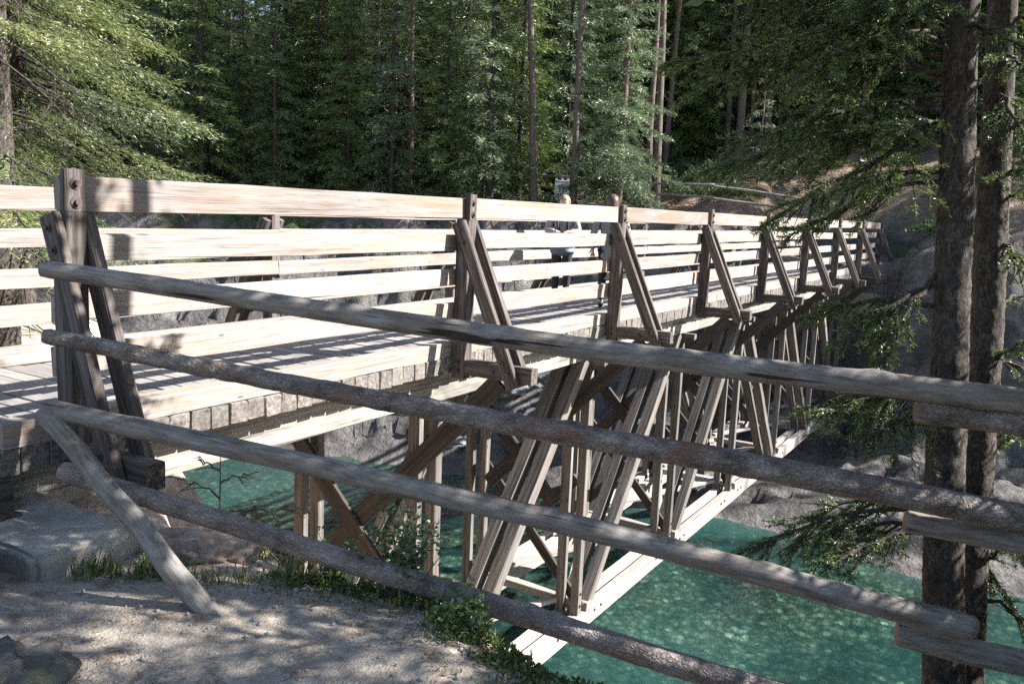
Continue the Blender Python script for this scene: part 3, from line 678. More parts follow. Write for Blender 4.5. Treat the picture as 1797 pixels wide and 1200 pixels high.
YOUNG = conifer(310, 5.5, .06, .3, 1.3, 70, .12, 18, .3, .9)
F1 = 'forest trees on the far bank'
# individually placed far-bank trees
tree_thing('spruce_tree', BIG, (21.6, 8.45, fz(21.6, 8.45)-.2), 'needle_blue', 'farbark', 'large grey green spruce with tiered drooping boughs standing by the far path')
def lean_tree(name, x, y, H, r0, lean, seed, label, base=.75, mat='needle_pine', **kw):
    pr = conifer(seed, H, r0, H*base, 1.2, 26, .18, 15, .2, .6, lean=lean, kind='pine', bare=kw.get('bare', 20))
    return tree_thing(name, pr, (x, y, fz(x, y)-.2), mat, 'farbark', label)
lean_tree('pine_tree', 20.3, 11.0, 13, .15, (-.035, .06), 321, 'slender leaning pine trunk with few needles beside the white notice board', .55)
lean_tree('pine_tree', 20.75, 9.75, 14, .13, (0, 0), 322, 'straight grey pine trunk bristling with dead twigs behind the notice board', .62, bare=60)
lean_tree('pine_tree', 24.0, 8.0, 16, .16, (-.03, .02), 323, 'tall reddish bare pine trunk right behind the big grey green spruce', .8, bare=30)
lean_tree('pine_tree', 26.0, 9.2, 16, .13, (0, 0), 324, 'thin grey pine trunk left of the reddish bare trunk', .8, bare=12)
for i, (x, y, r_) in enumerate([(29.6, 6.8, .17), (31.5, 6.2, .15), (31.0, 4.1, .17), (33, 2.6, .15), (34.5, 1.3, .14), (33.5, 8.6, .14), (36, 6.7, .16), (38, 9, .15), (30, 10.2, .13), (37, 3.4, .16), (40, 5.4, .15), (42, 8, .15), (40, 1.0, .16), (34.5, 10.6, .14), (30.5, -1.2, .17), (35, -2, .16)]):
    lean_tree('pine_tree', x, y, 17, r_, (rng.normal(0, .012), rng.normal(0, .012)), 330+i, 'bare trunked pine standing in the shaded forest above the brown slope', .62, 'needle', bare=10).__setitem__('group', 'bare trunked pines above the slope')
tree_thing('young_spruce', YOUNG, (27.4, 5.3, fz(27.4, 5.3)-.1), 'needle_blue', 'farbark', 'young pale spruce sapling growing on the brown slope', scale=.9)
# forest left of the big spruce: front rows to the back
fr = np.random.default_rng(5)
placed = []
def try_place(x, y, dmin):
    for (a, bq) in placed:
        if (a-x)**2+(bq-y)**2 < dmin*dmin: return False
    placed.append((x, y)); return True
labs = {0: 'dense dark green spruce', 1: 'narrow grey green spruce', 2: 'tall yellow green pine'}
CX, CY = -6.43, -4.38
def forest(n, d0, d1, a0, a1, dmin, seed, minx=14.5, group=F1, wts=(.5, .25, .25), where='along the front edge of the forest on the far bank', wide=False):
    g = np.random.default_rng(seed); k = 0; tries = 0
    while k < n and tries < n*40:
        tries += 1
        d = math.sqrt(g.uniform(d0*d0, d1*d1)); a = g.uniform(a0, a1); x, y = CX+d*math.cos(a), CY+d*math.sin(a)
        if x-float(shore(np.array(y))) < 9.0-np.clip((y-3)*.25, 0, 2.6)-.5: continue
        if y < 2 and x < 27: continue
        if not try_place(x, y, dmin): continue
        kd = g.choice(3, p=wts); k += 1
        pr, mt_, nm = [(SPW[g.integers(2)] if wide and g.random() < .75 else SP[g.integers(4)], 'needle', 'spruce_tree'), (SN[g.integers(2)], 'needle_blue', 'spruce_tree'), (PI[g.integers(3)], 'needle_pine', 'pine_tree')][kd]
        tree_thing(nm, pr, (x, y, fz(x, y)-.25), mt_, 'darkbark' if kd < 2 else 'farbark', labs[int(kd)]+' '+where, ['green spruces', 'grey spruces', 'pines'][int(kd)]+' '+where, scale=g.uniform(.8, 1.25), rz=g.uniform(0, 6.28))
placed += [(21.6, 8.45), (20.9, 10.1), (24, 8), (21, 9), (23, 7), (22.5, 5), (24, 4.5), (26, 6)]
YA = .5418
def ang(px): return YA-math.atan((px-898.5)/1524.57)
forest(40, 30.5, 36, ang(930), ang(-250), 1.5, 11, wts=(.6, .2, .2))
forest(60, 35, 48, ang(1060), ang(-250), 1.7, 12, wts=(.7, .15, .15), where='in the middle rows of the forest on the far bank', wide=True)
forest(95, 46, 72, ang(2000), ang(-300), 1.8, 13, wts=(.6, .1, .3), where='deep in the forest on the hillside', wide=True)
forest(75, 41, 60, ang(2100), ang(1060), 1.9, 14, wts=(.7, .05, .25), where='in the dark forest above the brown slope', wide=True)
# woods to the right of the far bridge end, which shade the slope
forest(26, 37, 62, ang(4200), ang(1850), 2.6, 15, wts=(.7, .15, .15), where='in the woods downstream of the far abutment')
for i, (x, y, s_) in enumerate([(24.5, -9.5, .5), (23.2, -11.5, .5), (25.6, -12, .6), (21.6, -10.2, .42), (22.4, -13.6, .55), (27, -9, .6), (20.2, -11.6, .42), (28, -5.5, .7), (26.5, -6.8, .5), (29.5, -3.5, .8), (31, -6.5, .9), (28.6, -1.2, .6), (19.2, -13.5, .5), (18, -12.5, .38)]):  # added spruces, low enough to shade the rock but leave the rails sunlit
    tree_thing('spruce_tree', SP[i % 4], (x, y, fz(x, y)-.2), 'needle', 'farbark', 'short dark spruce added to shade the rocky far bank beyond the abutment boulders', 'short spruces added to shade the far rocks', scale=s_, rz=i*1.3)

# large spruces behind the near bridge end
LT = conifer(401, 13, .145, 1.1, 2.3, 132, .05, 74, .30, .7, bare=70, wid=.17)
LT2 = conifer(402, 14, .16, 1.3, 2.1, 120, .05, 74, .32, .7, bare=70, wid=.17)
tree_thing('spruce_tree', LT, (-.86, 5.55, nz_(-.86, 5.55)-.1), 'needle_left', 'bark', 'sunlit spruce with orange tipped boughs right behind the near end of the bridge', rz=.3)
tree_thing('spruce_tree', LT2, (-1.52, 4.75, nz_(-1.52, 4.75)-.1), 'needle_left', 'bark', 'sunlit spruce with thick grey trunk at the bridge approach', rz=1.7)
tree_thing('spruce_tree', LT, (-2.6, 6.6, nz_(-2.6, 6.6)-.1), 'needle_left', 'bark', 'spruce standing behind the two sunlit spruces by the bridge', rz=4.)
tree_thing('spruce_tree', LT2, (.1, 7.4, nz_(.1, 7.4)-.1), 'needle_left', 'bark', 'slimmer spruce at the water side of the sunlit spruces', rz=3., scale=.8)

# ------------------------------------------------------------------ near spruce trunks and boughs at the fence
def bough(T, C, p0, p1, seed, full=1., L=None, rb=.012, need=.022):
    r = np.random.default_rng(seed); p0, p1 = np.array(p0), np.array(p1); Lb = np.linalg.norm(p1-p0)
    m = 9; s = np.linspace(0, 1, m)
    B = p0+(p1-p0)*s[:, None]; B[:, 2] += .09*Lb*np.sin(s*math.pi)*r.uniform(.4, 1.2); B += r.normal(0, .012, B.shape)*(s*(1-s)*4)[:, None]
    tube(T, B, rb*(1-s)**.8+.0025, 5)
    ax = (p1-p0)/Lb; sdv = np.cross(ax, [0, 0, 1.]); sdv /= np.linalg.norm(sdv)
    segs = [(B[:-1], B[1:], np.linspace(0, 1, m-1))]
    tw = []
    nt2 = int(Lb*40*full)+4
    for q in range(nt2):
        f = r.uniform(.1, 1)**.8; p = np.array([np.interp(f, s, B[:, j]) for j in range(3)]); sg = r.choice([-1, 1])
        l = Lb*.40*(1.12-f)*r.uniform(.5, 1.15)+.06
        d = ax*r.uniform(.5, 1)+sdv*sg*r.uniform(.3, .9)+np.array([0, 0, r.normal(-.22, .28)]); d /= np.linalg.norm(d)
        ss = np.linspace(0, 1, 4); Q = p+d*l*ss[:, None]; Q[:, 2] -= .18*l*ss**2
        tube(T, Q, .0035*(1-ss)+.0012, 3)
        if r.random() < .82*full+.1: tw.append((Q, l, d))
        for w2 in range(int(l*11)):
            f2 = r.uniform(.25, .95); p2 = p+d*l*f2; p2[2] -= .18*l*f2**2
            d2 = d*r.uniform(.6, 1)+np.cross(d, [0, 0, 1])*r.choice([-1, 1])*r.uniform(.4, .9)+np.array([0, 0, r.normal(-.1, .2)]); d2 /= np.linalg.norm(d2)
            l2 = l*.38*(1.2-f2)+.02; Q2 = p2+d2*l2*ss[:, None]; tube(T, Q2, .002*(1-ss)+.001, 3)
            if r.random() < .85*full: tw.append((Q2, l2, d2))
    Cc, Dd = [], []
    for Q, l, d in tw:
        n = int(l/.0032*.8)+6; f = r.random(n); c = np.stack([np.interp(f, np.linspace(0, 1, 4), Q[:, j]) for j in range(3)], -1)
        rad = r.normal(0, 1, (n, 3)); rad -= (rad@d)[:, None]*d; rad /= np.linalg.norm(rad, axis=1)[:, None]+1e-9
        Cc.append(c); Dd.append(d*.75+rad*.8)
    if not Cc: return
    Cc = np.concatenate(Cc); Dd = np.concatenate(Dd)
    blades(C, Cc, Dd, need*r.uniform(.7, 1.25, len(Cc)), need*.24, r, .2)
BO_EXTRA = [((-1.66,-3.99,.55),(-2.05,-3.51,.31)),((-1.67,-4.00,.47),(-2.27,-3.74,.31)),((-1.62,-3.94,.95),(-1.90,-3.40,.86)),((-1.60,-3.93,1.11),(-2.07,-3.77,.69)),
      ((-1.74,-4.05,-.13),(-1.79,-3.37,-.40)),((-1.54,-3.90,1.57),(-1.72,-3.21,1.25)),((-1.51,-3.87,1.82),(-1.70,-2.74,1.60)),((-1.48,-3.84,2.10),(-1.83,-2.55,2.16))]
BO = [((-1.45,-3.80,2.38),(-1.74,-2.66,2.32)),((-1.48,-3.82,2.19),(-2.02,-2.70,1.96)),((-1.50,-3.86,1.93),(-2.30,-3.08,1.70)),((-1.52,-3.87,1.76),(-2.07,-3.18,1.32)),
      ((-1.53,-3.89,1.62),(-2.17,-3.56,1.49)),((-1.46,-3.81,2.30),(-2.33,-3.35,1.95)),((-1.42,-3.77,2.64),(-2.11,-2.78,2.49)),((-1.60,-3.94,1.06),(-2.04,-3.59,.78)),
      ((-1.67,-3.99,.52),(-1.78,-3.37,.34)),((-1.74,-4.05,-.04),(-2.14,-3.18,-.38)),((-1.75,-4.05,-.15),(-2.31,-3.65,-.29)),((-1.49,-3.84,2.05),(-1.49,-3.27,2.33)),
      ((-1.44,-3.79,2.53),(-2.08,-3.47,2.31)),((-1.40,-3.90,2.36),(-1.67,-4.20,2.16)),((-1.40,-3.75,2.75),(-1.5,-2.5,2.75)),((-1.5,-3.85,2.1),(-1.75,-2.95,2.12)),((-1.46,-3.82,2.45),(-2.0,-3.1,2.35)),((-1.48,-3.84,2.25),(-2.2,-3.2,2.15)),((-1.5,-3.86,2.0),(-1.95,-3.3,1.8)),((-1.52,-3.88,1.85),(-2.2,-3.75,1.75)),((-1.45,-3.8,2.5),(-1.65,-2.9,2.5)),((-1.47,-3.83,2.35),(-2.35,-3.6,2.3)),((-1.52,-3.88,1.8),(-1.7,-3.2,1.75)),((-1.5,-3.86,1.95),(-1.5,-3.1,1.9)),((-1.66,-3.99,.55),(-2.1,-3.55,.42)),((-1.73,-4.05,-.02),(-1.75,-3.5,-.2)), *BO_EXTRA]
BO2 = [((-1.05,-4.10,1.83),(-1.30,-4.30,1.92)),((-1.17,-4.18,.93),(-.79,-4.43,.99)),((-1.20,-4.19,.69),(-1.09,-4.46,.53)),((-1.32,-4.23,-.15),(-1.31,-4.56,-.42)),
       ((-1.01,-4.07,2.19),(-.77,-4.24,2.40)),((-1.27,-4.20,.27),(-.78,-4.49,.19)),((-1.38,-4.26,-.57),(-1.46,-4.60,-.69)),((-1.09,-4.12,1.53),(-1.20,-4.40,1.42)),
       ((-1.04,-4.08,1.95),(-.54,-4.33,2.10)),((-.99,-4.04,2.37),(-.96,-4.28,2.53)),((-1.36,-4.22,-.33),(-1.17,-4.49,-.71)),((-1.03,-4.07,2.07),(-1.48,-4.25,1.74)),
       ((-1.12,-4.15,1.29),(-1.41,-4.34,1.14)),((-1.21,-4.20,.63),(-1.45,-4.38,.80)),((-1.01,-4.05,2.25),(-1.55,-4.21,2.10)),((-1.10,-4.10,1.56),(-1.49,-4.26,1.63)),((-1.38,-4.23,-.45),(-1.43,-4.49,-.18))]
def near_spruce(axis_pts, r0, boughs, seed, label, H):
    ap = np.array(axis_pts); base = ap[0].copy(); zb = nz_(base[0], base[1])-.15
    d = (ap[1]-ap[0]); base = ap[0]+d*(zb-ap[0][2])/d[2]
    td = (ap[-1]-ap[-2])/(ap[-1]-ap[-2])[2]; td[:2] *= .25
    pts = np.concatenate([[base], ap, [ap[-1]+td*k for k in (1.2, 2.6, 4.5, 7, H)]])
    L = np.concatenate([[0], np.cumsum(np.linalg.norm(np.diff(pts, axis=0), axis=1))])
    n = 420; sl_ = np.linspace(0, L[-1], n); sl_ = np.concatenate([np.linspace(0, 4.4, 330), np.linspace(4.45, L[-1], 60)]); n = len(sl_)
    P = np.stack([np.interp(sl_, L, pts[:, j]) for j in range(3)], -1); k = 40
    a = np.arange(k)*2*math.pi/k; S, A = np.meshgrid(sl_, a, indexing='ij')
    rad = r0*(1.12-.95*S/L[-1])+.05*np.exp(-S*3)
    rad = rad*(1+.05*fbm(S*1.4, np.cos(A)+seed, np.sin(A), 3, seed)) + .0075*fbm(S*22, np.cos(A)*3.5, np.sin(A)*3.5+seed, 4, seed+2) + .004*fbm(S*60, np.cos(A)*9, np.sin(A)*9+seed, 2, seed+4)
    V = np.stack([P[:, 0:1]+rad*np.cos(A), P[:, 1:2]+rad*np.sin(A), P[:, 2:3]+0*A], -1)
    i = np.arange(n*k).reshape(n, k); F = np.stack([i[:-1], np.roll(i, -1, 1)[:-1], np.roll(i, -1, 1)[1:], i[1:]], -1).reshape(-1, 4)
    e = root('spruce_tree', tuple(base), label, 'tree')
    tk = place(obj('trunk', new_mesh('trunk', V.reshape(-1, 3), F, True), M['bark']), e, Matrix())
    for j, (p0, p1) in enumerate(boughs):
        T = Acc(); C = Acc(); bough(T, C, p0, p1, seed*100+j)
        bo = place(obj('branch', T.mesh('branch', True), M['bark']), e, Matrix()); place(obj('needles', C.mesh('needles'), M['needle']), bo, Matrix())
    # crown above the picture, coarse, which throws the dappled shade
    r = np.random.default_rng(seed+9); U = Acc(); Cs, Ds = [], []
    for q in range(60):
        z = r.uniform(2.9, ap[-1][2]+H-1); rel = (z-2.9)/(ap[-1][2]+H-3.9); az = r.uniform(0, 6.28); l = (1.9*(1-rel)**.8+.2)*r.uniform(.6, 1.1)
        c0 = np.array([np.interp(z, pts[:, 2], pts[:, 0]), np.interp(z, pts[:, 2], pts[:, 1]), z]); n2 = int(90*l)+20
        f = r.uniform(.1, 1, n2); an = az+r.normal(0, .28, n2)*(1.2-f*.4)
        c = c0+np.stack([np.cos(an)*l*f, np.sin(an)*l*f, -.25*l*f+r.normal(0, .06, n2)], -1); Cs.append(c); Ds.append(np.stack([np.cos(an), np.sin(an), -.2+0*an], -1)+r.normal(0, .5, (n2, 3)))
    Cs = np.concatenate(Cs); Ds = np.concatenate(Ds)
    keep = ~((Cs[:, 0]+.6*Cs[:, 1] > -3.75+r.normal(0, .25, len(Cs))) & (Cs[:, 2]+.87*Cs[:, 1] < 1.9))     # crown shaped for light: blades that would shadow the bridge are removed
    Cs, Ds = Cs[keep], Ds[keep]; blades(U, Cs, Ds, .15*r.uniform(.7, 1.2, len(Cs)), .055, r, .3)
    place(obj('crown', U.mesh('crown'), M['needle']), e, Matrix())
    return e
near_spruce([(-1.79,-4.19,-.86),(-1.71,-4.10,-.07),(-1.60,-4.03,.78),(-1.49,-3.96,1.63),(-1.38,-3.89,2.47)], .098, BO, 5, 'near grey barked spruce trunk which the log rails are fixed against', 9.)
near_spruce([(-1.45,-4.27,-.99),(-1.34,-4.21,-.15),(-1.20,-4.17,.75),(-1.08,-4.11,1.65),(-.96,-4.04,2.55)], .094, BO2, 6, 'second spruce trunk close behind the one carrying the log rails', 9.)
# trees further along the near bank, beyond the picture, that shade path and fence
for i, (x, y, s_) in enumerate([(-2.9, -6.6, .9), (-1.6, -7.6, 1.), (-3.6, -8.6, 1.05), (-4.6, -10.4, 1.), (-.9, -6.3, .8), (-2.4, -9.2, 1.), (-3.2, -7.4, .9), (-1.9, -6.4, .7), (-4.2, -7.9, .9)]):
    tree_thing('spruce_tree', SP[i % 4], (x, y, nz_(x, y)-.2), 'needle', 'bark', 'spruce on the near bank beyond the two trunks at the fence', 'near bank spruces shading the path', scale=s_, rz=i)

# ------------------------------------------------------------------ far bank fence and notice board
ff = root('pole_fence', (23.1, 5.64, fz(23.1, 5.64)), 'weathered pole fence along the path at the far end of the bridge', 'fence')
FP = [(22.2, 12.98), (22.1, 9.24), (23.1, 5.64), (23.9, 3.0)]
for i, (x, y) in enumerate(FP):
    z = fz(x, y); log('fence_post', (x, y, z-.15), (x, y, max(z, 1.12)+1.06), .055, .05, 'log', 60+i, ff, n=12, k=8)
for i in range(3):
    (x0, y0), (x1, y1) = FP[i], FP[i+1]; z0, z1 = max(fz(x0, y0), 1.12), max(fz(x1, y1), 1.12)
    for j, hh in enumerate((.60, 1.0)):
        log('fence_pole', (x0-.09, y0+.15, z0+hh), (x1-.09, y1-.15, z1+hh+.02), .05, .042, 'log', 70+i*2+j, ff, n=20, k=8, bend=.02)
sg = root('notice_board', (21.75, 10.74, fz(21.75, 10.74)), 'white folding notice board with printed text standing by the far path', 'sign')
M['white'] = plain('white_plastic', (.8, .8, .8), .4); M['ink'] = plain('grey_print', (.30, .31, .34), .6); M['blueink'] = plain('blue_print', (.05, .10, .26), .6); M['redink'] = plain('red_print', (.35, .10, .08), .6)
SB = Matrix.Translation((21.75, 10.74, fz(21.75, 10.74))) @ Matrix.Rotation(math.atan2(-14, -26), 4, 'Z')
def sbox(name, lo, hi, mat, parent, tilt):
    lo, hi = Vector(lo), Vector(hi); c = (lo+hi)/2; d = hi-lo
    V = [(x*d.x/2, y*d.y/2, z*d.z/2) for x in (-1, 1) for y in (-1, 1) for z in (-1, 1)]
    F = [(0, 1, 3, 2), (4, 6, 7, 5), (0, 4, 5, 1), (2, 3, 7, 6), (0, 2, 6, 4), (1, 5, 7, 3)]
    mm = SB @ Matrix.Translation((0, 0, 1.04)) @ Matrix.Rotation(tilt, 4, 'Y') @ Matrix.Translation((0, 0, -1.04)) @ Matrix.Translation(c)
    return place(obj(name, new_mesh(name, V, F), M[mat]), parent, mm)
for tl, nm in ((R(-9), 'front_panel'), (R(9), 'back_panel')):
    f = 1 if nm == 'front_panel' else -1
    pn = sbox(nm, (.006*f-.012, -.26, .08), (.006*f+.012, .26, 1.0), 'white', sg, tl)
    for yy in (-.21, .0, .21): sbox('lug', (.006*f-.012, yy-.045, 1.001), (.006*f+.012, yy+.045, 1.05), 'white', pn, tl)
    for yy in (-.22, .22): sbox('foot', (.006*f-.012, yy-.04, 0), (.006*f+.012, yy+.04, .079), 'white', pn, tl)
    if f == 1:
        sbox('print_line', (.0185, -.22, .90), (.0205, -.14, .96), 'blueink', pn, tl); sbox('print_line', (.0185, -.12, .91), (.0205, .22, .95), 'redink', pn, tl)
        for k in range(9):
            wd = [.21, .2, .14, .21, .18, .2, .1, .19, .16][k]
            sbox('print_line', (.0185, -.22, .84-k*.055), (.0205, -.22+wd*2, .857-k*.055), 'ink', pn, tl)

# ------------------------------------------------------------------ bushes, ground plants, pebbles
def mound(seed, rx, h, n, l, wd):
    r = np.random.default_rng(seed); A = Acc(); u = r.uniform(0, 1, n)**.5; a = r.uniform(0, 6.28, n)
    lump = 1+.35*np.sin(a*3+seed)+.2*np.sin(a*5+seed*2)
    x, y = rx*u*np.cos(a)*lump, rx*u*np.sin(a)*lump; top = h*(1-u**2)*(.65+.5*(fbm(x*3/rx, y*3/rx, seed, 2, seed)+.3))
    z = np.clip(top, .03, None)*r.uniform(.35, 1, n)
    D = np.stack([np.cos(a)*.8*u, np.sin(a)*.8*u, .5+0*a], -1)+r.normal(0, .4, (n, 3))
    blades(A, np.stack([x, y, z], -1), D, l*r.uniform(.6, 1.3, n), wd, r, .3); return A.mesh('foliage')
def stems(seed, rx, h, n=9):
    r = np.random.default_rng(seed); A = Acc(); s = np.linspace(0, 1, 5)
    for k in range(n):
        a = r.uniform(0, 6.28); l = r.uniform(.3, .85)*rx
        tube(A, np.stack([math.cos(a)*l*s, math.sin(a)*l*s, -.06+(h*.75+.06)*s**.7], -1), .012*(1-s)*h+.004, 4)
    return A.mesh('stems', True)
def bush(name, x, y, z, rx, h, seed, mat, label, group, n=1600, l=.12, wd=.035):
    e = root(name, (x, y, z), label, 'bush', group)
    place(obj('foliage', mound(seed, rx, h, n, l, wd), M[mat]), e, Matrix.Translation((x, y, z)))
    place(obj('stems', stems(seed, rx, h), M['bark']), e, Matrix.Translation((x, y, z)))
for i, (x, y, rx, h) in enumerate([(25.4, 8.0, 1.1, .9), (25.0, 6.5, 1.3, .8), (25.7, 5.6, .9, .7), (28.7, 8.6, 1.3, .8), (28.7, 4.5, 1.0, .8), (29.3, 3.4, 1.2, .6), (30.8, 1.1, 1.3, .8), (27.7, -1.9, 1., .8), (27.2, 7.2, 1.4, 1.0), (26.6, 3.4, .8, .5), (24.2, 9.2, .8, .5)]):
    bush('juniper_bush', x, y, fz(x, y)-.05, rx, h, 500+i, 'juniper', 'low spreading juniper on the brown slope behind the pole fence', 'junipers on the slope', 2400)
for i in range(22):
    y = 9.8+i*.55+fr.normal(0, .2); x = float(shore(np.array(y)))+6.2+fr.uniform(-.9, 2.2)
    bush('low_shrub', x, y, fz(x, y)-.05, fr.uniform(.5, 1.0), fr.uniform(.25, .55), 530+i, 'juniper', 'low green shrub along the top of the far bank rock', 'shrubs along the far bank top', 900)
for i, (x, y) in enumerate([(21.2, -1.7), (21.6, -2.4), (20.6, -1.9)]):
    bush('low_shrub', x, y, fz(x, y)-.05, .6, .5, 560+i, 'juniper', 'small green shrub growing beside the far concrete abutment', 'shrubs beside the far abutment', 1000)
# leafy shrubs on the brink
def leafy(x, y, hgt, spread, n, seed, label):
    r = np.random.default_rng(seed); z0 = nz_(x, y)-.04; T = Acc(); C = Acc(); Cs, Ds = [], []
    s = np.linspace(0, 1, 6)
    for k in range(n):
        a = r.uniform(0, 6.28); l = spread*r.uniform(.2, 1); h = hgt*r.uniform(.6, 1.05)
        B = np.stack([math.cos(a)*l*s**1.3, math.sin(a)*l*s**1.3, h*s], -1)+np.array([r.normal(0, .05), r.normal(0, .05), 0]); tube(T, B, .004*(1-s)+.0012, 4)
        for q in range(24):
            f = r.uniform(.2, 1); p = np.array([np.interp(f, s, B[:, j]) for j in range(3)]); d = r.normal(0, 1, 3); d[2] = abs(d[2])*.5; d /= np.linalg.norm(d)
            Cs.append(p+d*.03*r.random()); Ds.append(d)
    blades(C, np.array(Cs), np.array(Ds), .036*r.uniform(.6, 1.2, len(Cs)), .021, r, .6)
    e = root('leafy_shrub', (x, y, z0), label, 'shrub'); mm = Matrix.Translation((x, y, z0))
    place(obj('stems', T.mesh('stems', True), M['farbark']), e, mm); place(obj('leaves', C.mesh('leaves'), M['leaf']), e, mm)
leafy(-3.36, -1.98, .52, .30, 38, 601, 'leafy green shrub rising from the brink behind the lowest log rail')
leafy(-3.34, -1.55, .34, .18, 16, 602, 'small sparse shrub on the brink beside the leafy shrub')
leafy(-3.52, -2.45, .24, .16, 16, 603, 'low leafy shrub among the ground cover at the brink')
# half dead conifer sapling on the brink
T = Acc(); C = Acc(); b0 = np.array((-3.26, -.60, nz_(-3.26, -.60)-.05)); s = np.linspace(0, 1, 7); tp = np.array((-3.20, -.55, -.08))
tube(T, b0+(tp-b0)*s[:, None], .007*(1-s)+.002, 5)
for q, (f, ax_, ay_, az_, full) in enumerate([(.5, .25, -.33, .02, 1), (.42, .10, -.42, -.06, .7), (.62, -.1, .3, .10, .1), (.75, .1, -.2, .08, .1), (.3, .22, -.24, -.12, .8), (.85, -.06, .12, .06, .1), (.36, -.08, .2, .0, .2)]):
    p = b0+(tp-b0)*f; bough(T, C, p, p+np.array((ax_, ay_, az_)), 700+q, full, rb=.004, need=.016)
e = root('conifer_sapling', tuple(b0), 'half bare conifer sapling at the brink in front of the turquoise water', 'sapling')
place(obj('stem', T.mesh('stem', True), M['farbark']), e, Matrix()); place(obj('boughs', C.mesh('boughs'), M['needle_pine']), e, Matrix())
# grass tufts
g = np.random.default_rng(8); A = Acc()
def tuft(x, y, n, h, sp):
    z = nz_(x, y)-.01; C_ = np.stack([x+g.normal(0, sp, n), y+g.normal(0, sp, n), np.full(n, z)], -1); C_[:, 2] = near_h(C_[:, 0], C_[:, 1])-.012
    a = g.uniform(0, 6.28, n); out = g.uniform(.1, .9, n); L = h*g.uniform(.5, 1.15, n); wd = .0035
    D = np.stack([np.cos(a)*out, np.sin(a)*out, np.ones(n)], -1); D /= np.linalg.norm(D, axis=1)[:, None]
    S = np.stack([-np.sin(a), np.cos(a), 0*a], -1)*wd
    m_ = C_+D*(L*.55)[:, None]; t_ = m_+D*(L*.5)[:, None]*np.array([1.5, 1.5, .35]); 
    V = np.stack([C_-S, C_+S, m_+S*.8, m_-S*.8, t_], 1); k = np.arange(n)[:, None]*5
    A.add(V, np.concatenate([k+np.array([0, 1, 2, 3]), k+np.array([3, 2, 4, 4])]))
for (x, y, n, h, sp) in [(x_, y_, int(n_*1.5), h_*1.45, sp_) for (x_, y_, n_, h_, sp_) in [(-3.93, -.88, 60, .15, .05), (-3.90, -1.0, 60, .13, .05), (-4.13, -.45, 40, .12, .05), (-4.07, -.70, 60, .15, .05), (-3.84, -1.22, 35, .09, .04), (-3.72, -1.33, 30, .08, .04), (-3.42, -1.08, 40, .16, .04), (-3.40, -1.35, 45, .12, .05), (-4.02, -.84, 30, .1, .04), (-3.44, -.9, 25, .10, .05), (-3.38, -1.6, 50, .12, .06), (-3.45, -2.1, 60, .10, .08), (-3.42, -2.5, 60, .12, .08), (-3.40, -2.8, 60, .12, .08), (-3.2, -1.9, 60, .2, .08), (-3.15, -2.3, 60, .2, .1)]]: tuft(x, y, n, h, sp)
me = A.mesh('grass'); me.validate(); tag(obj('grass', me, M['grass']), 'thin green grass tufts along the edge of the gravel path', 'grass', kind='stuff')
# creeping ground cover along the brink
n = 9000; yy = g.uniform(-3.3, -1.35, n); base = edge_x(yy); xx = base+g.normal(.0, .13, n)-.03*np.sin(yy*7)
dn = fbm(xx*5, yy*5, 0, 3, 77); kp = dn > -.12; xx, yy, dn = xx[kp], yy[kp], dn[kp]; n = len(xx); A = Acc()
C_ = np.stack([xx, yy, near_h(xx, yy)+g.uniform(-.005, .07, n)*np.clip(dn+.5, .2, 1)], -1); D = g.normal(0, 1, (n, 3)); D[:, 2] = np.abs(D[:, 2])+.3
blades(A, C_, D, .026*g.uniform(.6, 1.3, n), .012, g, .5)
tag(obj('ground_cover', A.mesh('ground_cover'), M['cover']), 'creeping bright green ground cover along the brink', 'ground cover', kind='stuff')
# pebbles and needle litter on the path
V0, F0 = ICO[1]; n = 1500; x = g.uniform(-5.5, -3.45, n); y = g.uniform(-3.6, -.5, n); r_ = .004+.011*g.random(n)**4; A = Acc()
for k in range(n): A.add(V0*r_[k]*g.uniform(.6, 1.2, (1, 3))*g.uniform(.85, 1.15, (len(V0), 1))+[x[k], y[k], nz_(x[k], y[k])+r_[k]*.25], F0)
mt_ = plain('pebble', (.30, .28, .26), .9, 0, 9)
tag(obj('pebbles', A.mesh('pebbles'), mt_), 'small loose pebbles scattered on the gravel path', 'pebbles', kind='stuff')
n = 5000; x = g.uniform(-5.4, -3.4, n); y = g.uniform(-3.6, -1.2, n); kp = fbm(x*2.2, y*2.2, 0, 3, 99) > .05; x, y = x[kp], y[kp]; n = len(x); A = Acc()
a = g.uniform(0, 6.28, n); blades(A, np.stack([x, y, near_h(x, y)+.004], -1), np.stack([np.cos(a), np.sin(a), .05*a*0+g.normal(0, .1, n)], -1), .03, .0035, g, 3.)
tag(obj('needle_litter', A.mesh('needle_litter'), plain('brown_needles', (.16, .085, .05), .9)), 'fallen brown needles and bark bits on the path', 'litter', kind='stuff')

